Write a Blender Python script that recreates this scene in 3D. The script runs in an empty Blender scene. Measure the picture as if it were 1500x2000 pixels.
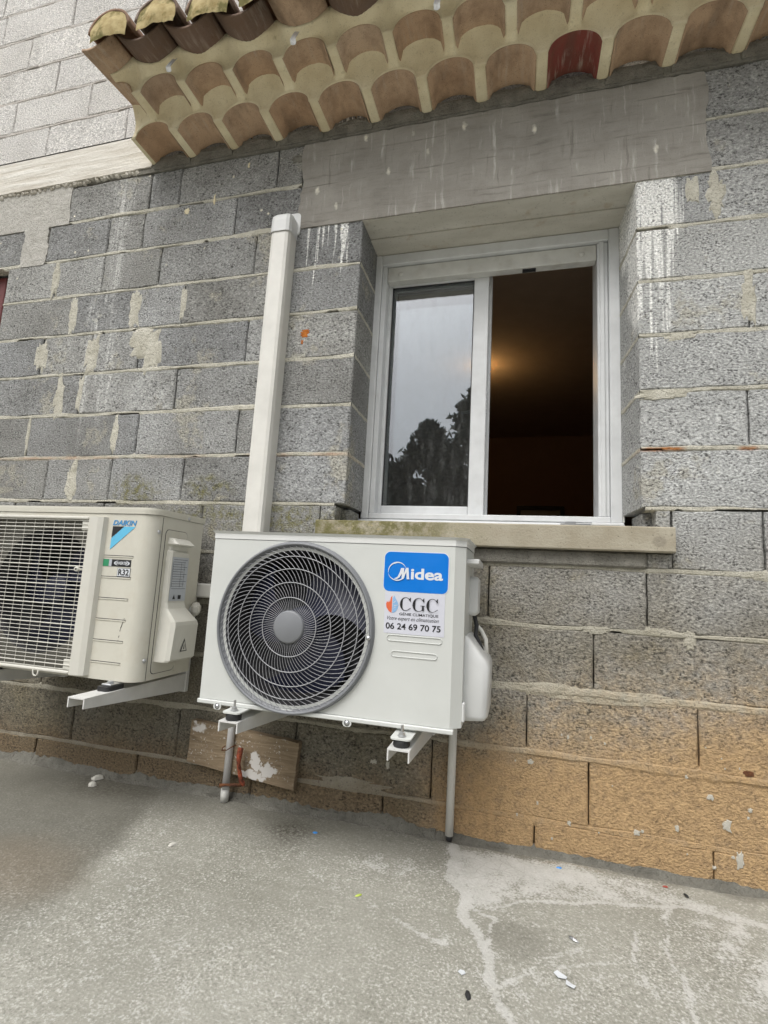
import bpy, math, random
from mathutils import Vector, Matrix, noise as mnoise

# ------------------------------------------------------------------ camera, sky, sun, exposure
scene = bpy.context.scene
C = scene.collection
GZ = -1.10                                   # ground level (z = 0 is a bed joint under the window)

cam_data = bpy.data.cameras.new('camera')
cam = bpy.data.objects.new('camera', cam_data)
C.objects.link(cam)
def cam_axes(yaw, pitch, roll):
    rz = Matrix.Rotation(yaw, 3, 'Z'); rx = Matrix.Rotation(pitch, 3, 'X'); ry = Matrix.Rotation(roll, 3, 'Y')
    return rz @ rx @ ry
_m = cam_axes(0.26376, 0.139628, -0.053856)
_right, _fwd, _up = _m.col[0], _m.col[1], _m.col[2]
cam.matrix_world = Matrix(((_right.x, _up.x, -_fwd.x, 0.0), (_right.y, _up.y, -_fwd.y, -1.7857),
                           (_right.z, _up.z, -_fwd.z, -0.2858), (0, 0, 0, 1)))
cam_data.sensor_width = 36.0
cam_data.sensor_fit = 'AUTO'
cam_data.lens = 982.82 / 2000.0 * 36.0
cam_data.clip_start = 0.02
cam_data.clip_end = 500.0
scene.camera = cam

SUN_EL, SUN_AZ = math.radians(56), math.radians(200)     # azimuth clockwise from +y
world = bpy.data.worlds.new('World')
scene.world = world
world.use_nodes = True
_wt = world.node_tree
_bg = _wt.nodes['Background']
_sky = _wt.nodes.new('ShaderNodeTexSky')
_sky.sky_type = 'NISHITA'
_sky.sun_disc = False
_sky.sun_elevation = SUN_EL
_sky.sun_rotation = SUN_AZ
_sky.air_density = 1.0
_sky.dust_density = 6.0
_sky.ozone_density = 1.0
_hs = _wt.nodes.new('ShaderNodeHueSaturation')
_hs.inputs['Saturation'].default_value = 0.22
_wt.links.new(_sky.outputs[0], _hs.inputs['Color'])
_wt.links.new(_hs.outputs[0], _bg.inputs['Color'])
_bg.inputs['Strength'].default_value = 0.115

sun_data = bpy.data.lights.new('sun', 'SUN')
sun_data.energy = 0.9
sun_data.angle = math.radians(35)
sun_data.color = (1.0, 0.985, 0.96)
sun = bpy.data.objects.new('sun', sun_data)
C.objects.link(sun)
_sd = Vector((math.sin(SUN_AZ) * math.cos(SUN_EL), math.cos(SUN_AZ) * math.cos(SUN_EL), math.sin(SUN_EL)))
sun.rotation_euler = _sd.to_track_quat('Z', 'Y').to_euler()
sun.location = (0, -6, 8)

scene.view_settings.view_transform = 'Standard'
scene.view_settings.look = 'None'
scene.view_settings.exposure = 0.55
scene.view_settings.gamma = 1.0
scene.view_settings.use_curve_mapping = False
scene.cycles.max_bounces = 5
scene.cycles.diffuse_bounces = 4
scene.cycles.glossy_bounces = 3
scene.cycles.use_light_tree = False
scene.cycles.adaptive_threshold = 0.02

# ------------------------------------------------------------------ mesh helpers
class MB:
    """collects shapes (world coordinates) for ONE mesh"""
    def __init__(s): s.v, s.f, s.sm = [], [], []
    def add(s, vs, fs, smooth=False):
        o = len(s.v)
        s.v += [tuple(v) for v in vs]
        s.f += [tuple(i + o for i in f) for f in fs]
        s.sm += [smooth] * len(fs)
        return s
    def box(s, x0, x1, y0, y1, z0, z1):
        vs = [(x, y, z) for x in (x0, x1) for y in (y0, y1) for z in (z0, z1)]
        return s.add(vs, [(0, 1, 3, 2), (4, 6, 7, 5), (0, 4, 5, 1), (2, 3, 7, 6), (0, 2, 6, 4), (1, 5, 7, 3)])
    def cbox(s, x0, x1, y0, y1, z0, z1, c=0.003):
        """box with chamfered edges"""
        lo, hi = (x0, y0, z0), (x1, y1, z1)
        idx, vs = {}, []
        for sx in (0, 1):
            for sy in (0, 1):
                for sz in (0, 1):
                    sg = (sx, sy, sz)
                    for a in range(3):
                        p = []
                        for b in range(3):
                            e = (lo, hi)[sg[b]][b]
                            if b != a: e += c if sg[b] == 0 else -c
                            p.append(e)
                        idx[(sg, a)] = len(vs); vs.append(tuple(p))
        fs = []
        for a in range(3):
            b, d = (a + 1) % 3, (a + 2) % 3
            for sa in (0, 1):
                q = []
                for sb, sd in ((0, 0), (1, 0), (1, 1), (0, 1)):
                    g = [0, 0, 0]; g[a] = sa; g[b] = sb; g[d] = sd
                    q.append(idx[(tuple(g), a)])
                fs.append(tuple(q) if sa else tuple(reversed(q)))
            for sb in (0, 1):
                for sd in (0, 1):
                    g0 = [0, 0, 0]; g0[b] = sb; g0[d] = sd; g1 = list(g0); g1[a] = 1
                    g0, g1 = tuple(g0), tuple(g1)
                    q = (idx[(g0, b)], idx[(g1, b)], idx[(g1, d)], idx[(g0, d)])
                    fs.append(q if (sb + sd) % 2 == 1 else tuple(reversed(q)))
        for sx in (0, 1):
            for sy in (0, 1):
                for sz in (0, 1):
                    g = (sx, sy, sz)
                    t = (idx[(g, 0)], idx[(g, 1)], idx[(g, 2)])
                    fs.append(t if (sx + sy + sz) % 2 == 1 else tuple(reversed(t)))
        return s.add(vs, fs)
    def prism(s, poly, a0, a1, axis='y', smooth=False):
        """2-D polygon extruded along an axis; axis y: poly is (x,z); x: (y,z); z: (x,y)"""
        n = len(poly)
        def P(p, a):
            return {'y': (p[0], a, p[1]), 'x': (a, p[0], p[1]), 'z': (p[0], p[1], a)}[axis]
        vs = [P(p, a0) for p in poly] + [P(p, a1) for p in poly]
        o = len(s.v)
        s.add(vs, [])
        s.f.append(tuple(o + i for i in range(n))); s.sm.append(False)
        s.f.append(tuple(o + n + i for i in reversed(range(n)))); s.sm.append(False)
        for i in range(n):
            j = (i + 1) % n
            s.f.append((o + i, o + n + i, o + n + j, o + j)); s.sm.append(smooth)
        return s
    def tube(s, pts, r, n=10, cap=True, smooth=True):
        pts = [Vector(p) for p in pts]
        rs = r if isinstance(r, (list, tuple)) else [r] * len(pts)
        vs, fs = [], []
        ref = None
        for i, p in enumerate(pts):
            d = (pts[min(i + 1, len(pts) - 1)] - pts[max(i - 1, 0)]).normalized()
            if ref is None:
                ref = d.orthogonal().normalized()
            ref = (ref - d * ref.dot(d)).normalized()
            bn = d.cross(ref)
            for k in range(n):
                a = 2 * math.pi * k / n
                vs.append(p + (ref * math.cos(a) + bn * math.sin(a)) * rs[i])
        for i in range(len(pts) - 1):
            for k in range(n):
                k2 = (k + 1) % n
                fs.append((i * n + k, i * n + k2, (i + 1) * n + k2, (i + 1) * n + k))
        s.add(vs, fs, smooth)
        if cap:
            o = len(s.v) - len(vs)
            s.f.append(tuple(o + k for k in reversed(range(n)))); s.sm.append(False)
            o2 = o + (len(pts) - 1) * n
            s.f.append(tuple(o2 + k for k in range(n))); s.sm.append(False)
        return s
    def torus(s, c, R, r, n=64, m=8, sy=1.0):
        """ring in the x-z plane about c; sy squashes its section along y"""
        vs, fs = [], []
        for i in range(n):
            a = 2 * math.pi * i / n
            for k in range(m):
                b = 2 * math.pi * k / m
                rr = R + r * math.cos(b)
                vs.append((c[0] + rr * math.cos(a), c[1] + r * math.sin(b) * sy, c[2] + rr * math.sin(a)))
        for i in range(n):
            for k in range(m):
                i2, k2 = (i + 1) % n, (k + 1) % m
                fs.append((i * m + k, i * m + k2, i2 * m + k2, i2 * m + k))
        return s.add(vs, fs, True)
    def lathe(s, c, prof, n=40, axis='y', smooth=True):
        """prof: (radius, offset along axis); axis y points to +y"""
        vs, fs = [], []
        m = len(prof)
        for i in range(n):
            a = 2 * math.pi * i / n
            for r, h in prof:
                ca, sa = r * math.cos(a), r * math.sin(a)
                vs.append({'y': (c[0] + ca, c[1] + h, c[2] + sa), 'z': (c[0] + ca, c[1] + sa, c[2] + h),
                           'x': (c[0] + h, c[1] + ca, c[2] + sa)}[axis])
        for i in range(n):
            i2 = (i + 1) % n
            for k in range(m - 1):
                fs.append((i * m + k, i2 * m + k, i2 * m + k + 1, i * m + k + 1))
        return s.add(vs, fs, smooth)
    def grid(s, rows, smooth=True, flip=False):
        """rows: list of equally long lists of points"""
        n = len(rows[0]); vs = [p for r in rows for p in r]; fs = []
        for i in range(len(rows) - 1):
            for k in range(n - 1):
                q = (i * n + k, i * n + k + 1, (i + 1) * n + k + 1, (i + 1) * n + k)
                fs.append(tuple(reversed(q)) if flip else q)
        return s.add(vs, fs, smooth)

def root_loc(p):
    l = Vector((0, 0, 0))
    while p is not None:
        l += p.location; p = p.parent
    return l

def obj(name, mb, mat, parent=None, recalc=True):
    """ONE mesh object out of shapes given in world coordinates"""
    me = bpy.data.meshes.new(name)
    L = root_loc(parent)
    me.from_pydata([(v[0] - L.x, v[1] - L.y, v[2] - L.z) for v in mb.v], [], mb.f)
    me.polygons.foreach_set('use_smooth', mb.sm)
    if recalc:
        import bmesh
        bm = bmesh.new(); bm.from_mesh(me)
        bmesh.ops.recalc_face_normals(bm, faces=bm.faces)
        bm.to_mesh(me); bm.free()
    me.update()
    me.materials.append(mat)
    o = bpy.data.objects.new(name, me)
    C.objects.link(o)
    o.parent = parent
    return o

def thing(name, label, cat, loc, group=None):
    o = bpy.data.objects.new(name, None)
    o.empty_display_size = 0.1
    C.objects.link(o)
    o.location = loc
    tag(o, label, cat, group)
    return o

def tag(o, label=None, cat=None, group=None, kind=None):
    if label: o['label'] = label
    if cat: o['category'] = cat
    if group: o['group'] = group
    if kind: o['kind'] = kind
    return o

def rrect(x0, x1, z0, z1, r, n=5):
    pts = []
    for cx, cz, a0 in ((x1 - r, z1 - r, 0), (x0 + r, z1 - r, 90), (x0 + r, z0 + r, 180), (x1 - r, z0 + r, 270)):
        for i in range(n + 1):
            a = math.radians(a0 + 90 * i / n)
            pts.append((cx + r * math.cos(a), cz + r * math.sin(a)))
    return pts

def fn(x, y, z=0.0, f=1.0):
    return mnoise.noise(Vector((x * f, y * f, z * f)))

def text_part(name, body, box, mat, parent, bold=0.0, shear=0.0, side='front', depth=0.0006, at=0.0):
    """lettering as flat mesh fitted to box (x0,x1,z0,z1) on a plane y = at (front) or x = at (side: box is y0,y1,z0,z1)"""
    cu = bpy.data.curves.new(name, 'FONT')
    cu.body = body; cu.offset = bold; cu.shear = shear; cu.resolution_u = 4
    cu.extrude = 0.0; cu.fill_mode = 'FRONT'
    t = bpy.data.objects.new(name, cu); C.objects.link(t)
    dg = bpy.context.evaluated_depsgraph_get()
    me = bpy.data.meshes.new_from_object(t.evaluated_get(dg))
    bpy.data.objects.remove(t); bpy.data.curves.remove(cu)
    xs = [v.co.x for v in me.vertices]; zs = [v.co.y for v in me.vertices]
    a, b, c, d = min(xs), max(xs), min(zs), max(zs)
    L = root_loc(parent)
    for v in me.vertices:
        u = box[0] + (v.co.x - a) / (b - a) * (box[1] - box[0])
        w = box[2] + (v.co.y - c) / (d - c) * (box[3] - box[2])
        v.co = (Vector((u, at, w)) if side == 'front' else Vector((at, u, w))) - L
    me.name = name; me.materials.clear(); me.materials.append(mat)
    o = bpy.data.objects.new(name, me); C.objects.link(o); o.parent = parent
    return o

# ------------------------------------------------------------------ material helpers
class NT:
    def __init__(s, name):
        s.m = bpy.data.materials.new(name); s.m.use_nodes = True
        s.t = s.m.node_tree; s.bsdf = s.t.nodes['Principled BSDF']; s.out = s.t.nodes['Material Output']
        s._pos = None
    def n(s, typ, **kw):
        nd = s.t.nodes.new('ShaderNode' + typ)
        for k, v in kw.items(): setattr(nd, k, v)
        return nd
    def lk(s, a, b): s.t.links.new(a, b)
    def put(s, sock, val):
        if isinstance(val, bpy.types.NodeSocket): s.lk(val, sock)
        elif val is not None:
            if hasattr(sock.default_value, '__len__') and not hasattr(val, '__len__'): val = [val] * len(sock.default_value)
            if hasattr(val, '__len__') and len(sock.default_value) == 4 and len(val) == 3: val = (*val, 1.0)
            sock.default_value = val
    @property
    def pos(s):
        if s._pos is None: s._pos = s.n('NewGeometry').outputs['Position']
        return s._pos
    def objpos(s): return s.n('TexCoord').outputs['Object']
    def rnd(s): return s.n('ObjectInfo').outputs['Random']
    def math(s, op, a, b=None, c=None, clamp=False):
        nd = s.n('Math', operation=op, use_clamp=clamp)
        s.put(nd.inputs[0], a); s.put(nd.inputs[1], b)
        if c is not None: s.put(nd.inputs[2], c)
        return nd.outputs[0]
    def vm(s, op, a, b=None, c=None):
        nd = s.n('VectorMath', operation=op)
        s.put(nd.inputs[0], a)
        if b is not None: s.put(nd.inputs[1], b)
        if c is not None: s.put(nd.inputs[2], c)
        return nd.outputs['Value'] if op in ('LENGTH', 'DISTANCE', 'DOT_PRODUCT') else nd.outputs[0]
    def xyz(s, v=None):
        nd = s.n('SeparateXYZ'); s.lk(v if v is not None else s.pos, nd.inputs[0]); return nd.outputs
    def noise(s, vec, scale, detail=2.0, rough=0.5, color=False, dist=0.0):
        nd = s.n('TexNoise'); s.put(nd.inputs['Vector'], vec)
        nd.inputs['Scale'].default_value = scale; nd.inputs['Detail'].default_value = detail
        nd.inputs['Roughness'].default_value = rough; nd.inputs['Distortion'].default_value = dist
        return nd.outputs['Color' if color else 'Fac']
    def voro(s, vec, scale, feature='F1', out='Distance', rand=1.0):
        nd = s.n('TexVoronoi', feature=feature); s.put(nd.inputs['Vector'], vec)
        nd.inputs['Scale'].default_value = scale; nd.inputs['Randomness'].default_value = rand
        return nd.outputs[out]
    def map(s, v, a, b, c=0.0, d=1.0, smooth=False):
        nd = s.n('MapRange', interpolation_type='SMOOTHSTEP' if smooth else 'LINEAR'); nd.clamp = True
        s.put(nd.inputs[0], v)
        for i, q in enumerate((a, b, c, d)): s.put(nd.inputs[i + 1], q)
        return nd.outputs[0]
    def mix(s, f, a, b, mode='MIX'):
        nd = s.n('Mix', data_type='RGBA', blend_type=mode); nd.clamp_factor = True
        s.put(nd.inputs[0], f); s.put(nd.inputs[6], a); s.put(nd.inputs[7], b)
        return nd.outputs[2]
    def ramp(s, f, stops):
        nd = s.n('ValToRGB'); s.put(nd.inputs[0], f); e = nd.color_ramp.elements
        while len(e) < len(stops): e.new(0.5)
        for el, (p, col) in zip(e, stops):
            el.position = p; el.color = (*col, 1.0) if hasattr(col, '__len__') else (col, col, col, 1.0)
        return nd.outputs[0]
    def scale(s, v, sx, sy, sz): return s.vm('MULTIPLY', v, (sx, sy, sz))
    def blob(s, vec, c, r, hard=0.35):
        """1 inside an ellipse in x-z, soft edge"""
        k = (1.0 / r[0], 0.0, 1.0 / r[1])
        d = s.vm('LENGTH', s.vm('MULTIPLY_ADD', vec, k, (-c[0] * k[0], 0.0, -c[1] * k[2])))
        return s.map(d, 1.0 + hard, 1.0 - hard, 0.0, 1.0, True)
    def maxi(s, *a):
        r = a[0]
        for b in a[1:]: r = s.math('MAXIMUM', r, b)
        return r
    def bump(s, h, strength=0.5, dist=0.01, normal=None):
        nd = s.n('Bump'); nd.inputs['Strength'].default_value = strength; nd.inputs['Distance'].default_value = dist
        s.lk(h, nd.inputs['Height'])
        if normal is not None: s.lk(normal, nd.inputs['Normal'])
        return nd.outputs[0]
    def done(s, color, rough=0.8, normal=None, metal=0.0, spec=0.5, **kw):
        b = s.bsdf.inputs
        s.put(b['Base Color'], color); s.put(b['Roughness'], rough); s.put(b['Metallic'], metal)
        s.put(b['Specular IOR Level'], spec)
        if normal is not None: s.lk(normal, b['Normal'])
        for k, v in kw.items(): s.put(b[k.replace('_', ' ')], v)
        return s.m

def plain(name, col, rough=0.5, metal=0.0, var=0.06, grain=0.0, spec=0.5, dirt=0.0, dirt_col=(0.16, 0.13, 0.09)):
    """paint, plastic or metal with slight mottling and optional grime"""
    n = NT(name)
    nz = n.noise(n.pos, 12.0, 3.0, 0.6)
    c = n.mix(n.map(nz, 0.3, 0.7), tuple(x * (1 - var) for x in col), tuple(min(1, x * (1 + var)) for x in col))
    if dirt:
        f = n.math('MULTIPLY', n.map(n.noise(n.pos, 17.0, 4.0, 0.65), 0.5, 0.8), dirt)
        c = n.mix(f, c, dirt_col)
    nm = n.bump(n.noise(n.pos, 900.0, 1.0), grain, 0.001) if grain else None
    r = n.map(nz, 0.3, 0.7, max(0.02, rough - 0.06), min(1, rough + 0.06))
    return n.done(c, r, nm, metal, spec)
# ------------------------------------------------------------------ materials
def wall_stains(n, col, amount=1.0, drips=True):
    """dirt with shapes of its own on the wall: orange mud, moss, lime runs, rust"""
    P = n.pos
    wc = n.noise(P, 6.0, 3.0, 0.6, color=True)
    Pw = n.vm('ADD', P, n.vm('MULTIPLY_ADD', wc, (0.16, 0.0, 0.16), (-0.08, 0.0, -0.08)))
    x, y, z = n.xyz(Pw)
    lo = n.noise(P, 4.0, 4.0, 0.62)
    mid = n.noise(P, 32.0, 3.0, 0.68)
    # beige cement smudges, scattered
    sm = n.map(n.math('MULTIPLY_ADD', mid, 0.16, lo), 0.66, 0.75, 0.0, 0.6 * amount, True)
    col = n.mix(sm, col, (0.36, 0.342, 0.28))
    # general grime on the lower wall
    g = n.math('MULTIPLY', n.map(z, 0.12, -0.45, 0.0, 1.0, True), n.map(lo, 0.3, 0.75, 0.30, 0.85))
    col = n.mix(n.math('MULTIPLY', g, amount), col, (0.17, 0.142, 0.088))
    # orange mud thrown up at the foot of the wall on the right
    lim = n.math('SUBTRACT', z, n.math('MULTIPLY_ADD', x, 0.22, -0.80))
    om = n.math('MULTIPLY', n.map(lim, 0.13, -0.12, 0.0, 1.0, True), n.map(x, -0.42, -0.12, 0.0, 1.0, True))
    om = n.math('MULTIPLY', om, n.map(mid, 0.22, 0.6, 0.62, 1.0))
    col = n.mix(om, col, n.mix(n.map(mid, 0.3, 0.7), (0.37, 0.235, 0.112), (0.475, 0.315, 0.162)))
    # thin orange dust above it
    o2 = n.math('MULTIPLY', n.map(lim, 0.32, 0.04, 0.0, 0.55, True), n.map(x, -0.25, 0.15, 0.0, 1.0, True))
    o2 = n.math('MULTIPLY', o2, n.map(mid, 0.28, 0.72))
    col = n.mix(o2, col, (0.47, 0.34, 0.19))
    # darker lower left
    dl = n.math('MULTIPLY', n.map(z, -0.35, -0.62, 0.0, 0.55 * amount * amount, True), n.map(x, -0.15, -0.5, 0.0, 1.0, True))
    col = n.mix(dl, col, (0.105, 0.092, 0.062))
    # damp brown foot on the left
    bm = n.math('MULTIPLY', n.map(z, -0.88, -1.03, 0.0, 0.75 * amount, True), n.map(x, -0.2, -0.45, 0.0, 1.0, True))
    col = n.mix(bm, col, (0.15, 0.105, 0.058))
    # rust along the second bed joint
    xr, yr, zr = n.xyz()
    rl = n.map(n.math('ABSOLUTE', n.math('SUBTRACT', zr, n.math('MULTIPLY_ADD', mid, 0.012, 0.192))), 0.010, 0.002)
    rx = n.maxi(n.map(n.math('ABSOLUTE', n.math('SUBTRACT', xr, 0.455)), 0.075, 0.045), n.map(n.math('ABSOLUTE', n.math('SUBTRACT', xr, 0.70)), 0.035, 0.015, 0.0, 0.8), n.math('MULTIPLY', n.map(xr, -0.6, -0.7), n.map(lo, 0.44, 0.6, 0.0, 0.45)))
    col = n.mix(n.math('MULTIPLY', rl, rx), col, (0.36, 0.15, 0.05))
    # moss
    ms = n.maxi(n.blob(Pw, (-1.58, 0.045), (0.11, 0.055), 0.6), n.blob(Pw, (-1.24, 0.06), (0.10, 0.04), 0.7),
                n.blob(Pw, (-0.97, -0.06), (0.42, 0.055), 0.8))
    ms = n.math('MULTIPLY', ms, n.map(mid, 0.42, 0.62, 0.0, 0.75))
    col = n.mix(ms, col, (0.135, 0.125, 0.022))
    if drips:
        xx, yy, zz = n.xyz()
        st2 = n.noise(n.scale(P, 60.0, 1.0, 2.3), 1.0, 2.0, 0.55)
        # lime runs beside the window on the right
        a = n.math('MULTIPLY', n.map(xx, 0.60, 0.46, 0.0, 1.0, True), n.map(zz, 0.15, 1.12, 0.0, 1.0))
        a = n.math('MULTIPLY', a, n.map(xx, 0.30, 0.385))
        thr = n.math('MULTIPLY_ADD', a, -0.48, 0.80)
        m1 = n.math('MULTIPLY', n.map(n.math('SUBTRACT', n.math('MULTIPLY_ADD', mid, 0.12, st2), thr), 0.02, 0.13, 0.0, 1.0), n.map(a, 0.0, 0.12))
        # lime runs left of the window
        b = n.math('MULTIPLY', n.map(xx, -0.63, -0.70, 0.0, 1.0, True), n.map(zz, 0.72, 1.2, 0.0, 1.0))
        b = n.math('MULTIPLY', b, n.map(xx, -0.93, -0.87))
        m2 = n.math('MULTIPLY', n.map(n.math('SUBTRACT', st2, n.math('MULTIPLY_ADD', b, -0.26, 0.74)), 0.0, 0.07, 0.0, 0.9), n.map(b, 0.0, 0.1))
        # long cement runs on the left
        c = n.maxi(n.blob(Pw, (-1.87, 1.25), (0.045, 0.42), 0.5), n.blob(Pw, (-1.95, 0.7), (0.03, 0.4), 0.6),
                   n.blob(Pw, (-1.84, 0.62), (0.035, 0.25), 0.4))
        m3 = n.math('MULTIPLY', c, n.map(n.math('MULTIPLY_ADD', mid, 0.5, st2), 0.62, 1.0, 0.0, 0.5))
        col = n.mix(n.math('MULTIPLY', n.maxi(m1, m2, m3), amount), col, (0.74, 0.74, 0.715))
        # paint and cement specks under the eaves
        vd = n.n('TexVoronoi'); n.lk(P, vd.inputs['Vector']); vd.inputs['Scale'].default_value = 26.0
        cr = n.n('SeparateColor'); n.lk(vd.outputs['Color'], cr.inputs[0])
        sp = n.math('MULTIPLY', n.map(vd.outputs['Distance'], 0.20, 0.12), n.math('GREATER_THAN', cr.outputs[0], 0.90))
        sp = n.math('MULTIPLY', sp, n.map(zz, 0.9, 1.25))
        col = n.mix(n.math('MULTIPLY', sp, 0.8), col, (0.68, 0.64, 0.53))
    n.mud = om
    return col

def mat_block(name, dark, light, stain=1.0, drips=True, pitd=0.8, vary=1.0):
    n = NT(name); P = n.pos
    r = n.rnd()
    P2 = n.vm('ADD', n.scale(P, 1.0, 1.0, 1.3), n.vm('MULTIPLY', r, (7.0, 3.0, 5.0)))
    big = n.noise(P, 3.4, 4.0, 0.62)
    base = n.mix(n.map(big, 0.30, 0.70), dark, light)
    # every block its own batch: darker, lighter, warmer
    tone = n.map(r, 0.0, 1.0, 1 - 0.22 * vary, 1 + 0.16 * vary)
    base = n.mix(1.0, base, n.mix(n.map(n.math('FRACT', n.math('MULTIPLY', r, 7.3)), 0.0, 1.0, 0.0, 0.6 * vary), (1.0, 1.0, 1.0), (1.0, 0.965, 0.88)), 'MULTIPLY')
    tn = n.n('CombineColor'); [n.lk(tone, tn.inputs[i]) for i in range(3)]
    base = n.mix(1.0, base, tn.outputs[0], 'MULTIPLY')
    if drips:
        base = n.mix(n.math('MULTIPLY', n.blob(P, (0.62, 0.5), (0.42, 0.75), 0.6), 0.5), base, (0.50, 0.51, 0.505))
    g1 = n.noise(P2, 118.0, 3.0, 0.62)
    g2 = n.noise(P2, 330.0, 1.0, 0.5)
    gm = n.noise(P2, 26.0, 2.0, 0.6)
    base = wall_stains(n, base, stain, drips)
    hi = n.mix(1.0, base, (1.85, 1.85, 1.83), 'MULTIPLY')
    gs = n.math('MULTIPLY_ADD', g2, 0.3, g1)
    col = n.mix(n.math('MULTIPLY', n.map(gs, 0.64, 0.90), n.map(n.mud, 0.0, 1.0, 1.0, 0.3)), base, hi)
    # open pores: dense in some parts of a block, rare in others
    lim = n.map(gm, 0.3, 0.7, 0.40, 0.53)
    pit = n.map(n.math('SUBTRACT', gs, lim), 0.0, 0.115)
    pit = n.math('MAXIMUM', pit, n.math('MULTIPLY', n.mud, 0.8))
    col = n.mix(pit, n.mix(pitd, base, (0.03, 0.028, 0.025)), col)
    h = n.math('ADD', n.map(g1, 0.25, 0.62), n.math('MULTIPLY', g2, 0.4))
    nm = n.bump(h, 0.8, 0.005)
    return n.done(col, 0.93, nm, 0.0, 0.25)

def mat_mortar(name, a, b, stain=0.6, stains=True):
    n = NT(name); P = n.pos
    col = n.mix(n.map(n.noise(P, 16.0, 4.0, 0.65), 0.3, 0.7), a, b)
    if stains: col = wall_stains(n, col, stain, False)
    g = n.noise(P, 200.0, 3.0, 0.65)
    col = n.mix(n.map(g, 0.44, 0.30, 0.0, 0.7), col, (0.07, 0.065, 0.055))
    nm = n.bump(n.math('ADD', g, n.math('MULTIPLY', n.noise(P, 50.0, 2.0), 1.5)), 0.8, 0.006)
    return n.done(col, 0.95, nm, 0.0, 0.2)

def mat_lintel():
    n = NT('cast_concrete'); P = n.pos
    wv = n.noise(P, 5.0, 3.0, 0.6, color=True)
    Pd = n.vm('ADD', P, n.vm('MULTIPLY_ADD', wv, (0.0, 0.0, 0.05), (0.0, 0.0, -0.025)))
    st = n.noise(n.scale(Pd, 4.0, 4.0, 48.0), 1.0, 4.0, 0.68)
    lo = n.noise(P, 4.5, 5.0, 0.65)
    col = n.mix(n.map(lo, 0.28, 0.72), (0.20, 0.188, 0.165), (0.36, 0.343, 0.308))
    col = n.mix(n.map(st, 0.40, 0.66, 0.0, 0.45), col, (0.34, 0.325, 0.29))
    col = n.mix(n.map(st, 0.42, 0.26, 0.0, 0.5), col, (0.105, 0.098, 0.085))
    x, y, z = n.xyz()
    Pv = n.vm('ADD', P, n.vm('MULTIPLY', n.noise(P, 14.0, 2.0, 0.5, True), (0.02, 0.0, 0.0)))
    v = n.noise(n.scale(Pv, 42.0, 1.0, 3.2), 1.0, 3.0, 0.6)
    lw = n.math('MULTIPLY', n.map(v, 0.56, 0.70), n.map(n.noise(P, 7.0, 3.0, 0.6), 0.40, 0.56, 0.0, 0.85))
    col = n.mix(lw, col, (0.55, 0.535, 0.50))
    dk = n.math('MULTIPLY', n.map(v, 0.40, 0.28), n.map(lo, 0.42, 0.58, 0.0, 0.7))
    col = n.mix(dk, col, (0.12, 0.112, 0.10))
    bl = n.map(n.math('ABSOLUTE', n.math('SUBTRACT', n.math('FRACT', n.math('MULTIPLY_ADD', n.math('ADD', z, n.math('MULTIPLY', n.noise(P, 2.0), 0.02)), 7.4, 0.2)), 0.5)), 0.03, 0.0, 0.0, 0.6)
    col = n.mix(n.math('MULTIPLY', bl, n.map(lo, 0.48, 0.6)), col, (0.06, 0.055, 0.045))
    Ps = n.scale(P, 1.0, 1.0, 0.5)
    vd = n.n('TexVoronoi'); vd.inputs['Scale'].default_value = 19.0
    n.lk(n.vm('ADD', Ps, n.vm('MULTIPLY', n.noise(P, 70.0, 2.0, 0.5, True), (0.016, 0.0, 0.016))), vd.inputs['Vector'])
    cr = n.n('SeparateColor'); n.lk(vd.outputs['Color'], cr.inputs[0])
    sp = n.math('MULTIPLY', n.map(vd.outputs['Distance'], n.map(cr.outputs[1], 0.0, 1.0, 0.05, 0.24), 0.03), n.math('GREATER_THAN', cr.outputs[0], 0.66))
    col = n.mix(n.math('MULTIPLY', sp, 0.95), col, (0.80, 0.77, 0.66))
    g = n.noise(P, 260.0, 3.0, 0.6)
    col = n.mix(n.map(g, 0.40, 0.26, 0.0, 0.7), col, (0.05, 0.045, 0.04))
    h = n.math('ADD', n.math('MULTIPLY', st, 0.9), n.math('MULTIPLY', g, 0.35))
    return n.done(col, 0.9, n.bump(h, 0.6, 0.006), 0.0, 0.25)

def mat_band():
    n = NT('limewashed_concrete'); P = n.pos
    st = n.noise(n.scale(P, 3.0, 3.0, 45.0), 1.0, 5.0, 0.62)
    col = n.mix(n.map(st, 0.3, 0.68), (0.50, 0.46, 0.39), (0.74, 0.72, 0.66))
    fl = n.noise(P, 30.0, 5.0, 0.7)
    col = n.mix(n.map(fl, 0.66, 0.72, 0.0, 0.8), col, (0.22, 0.19, 0.15))
    return n.done(col, 0.9, n.bump(n.math('ADD', st, fl), 0.7, 0.008), 0.0, 0.2)

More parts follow.
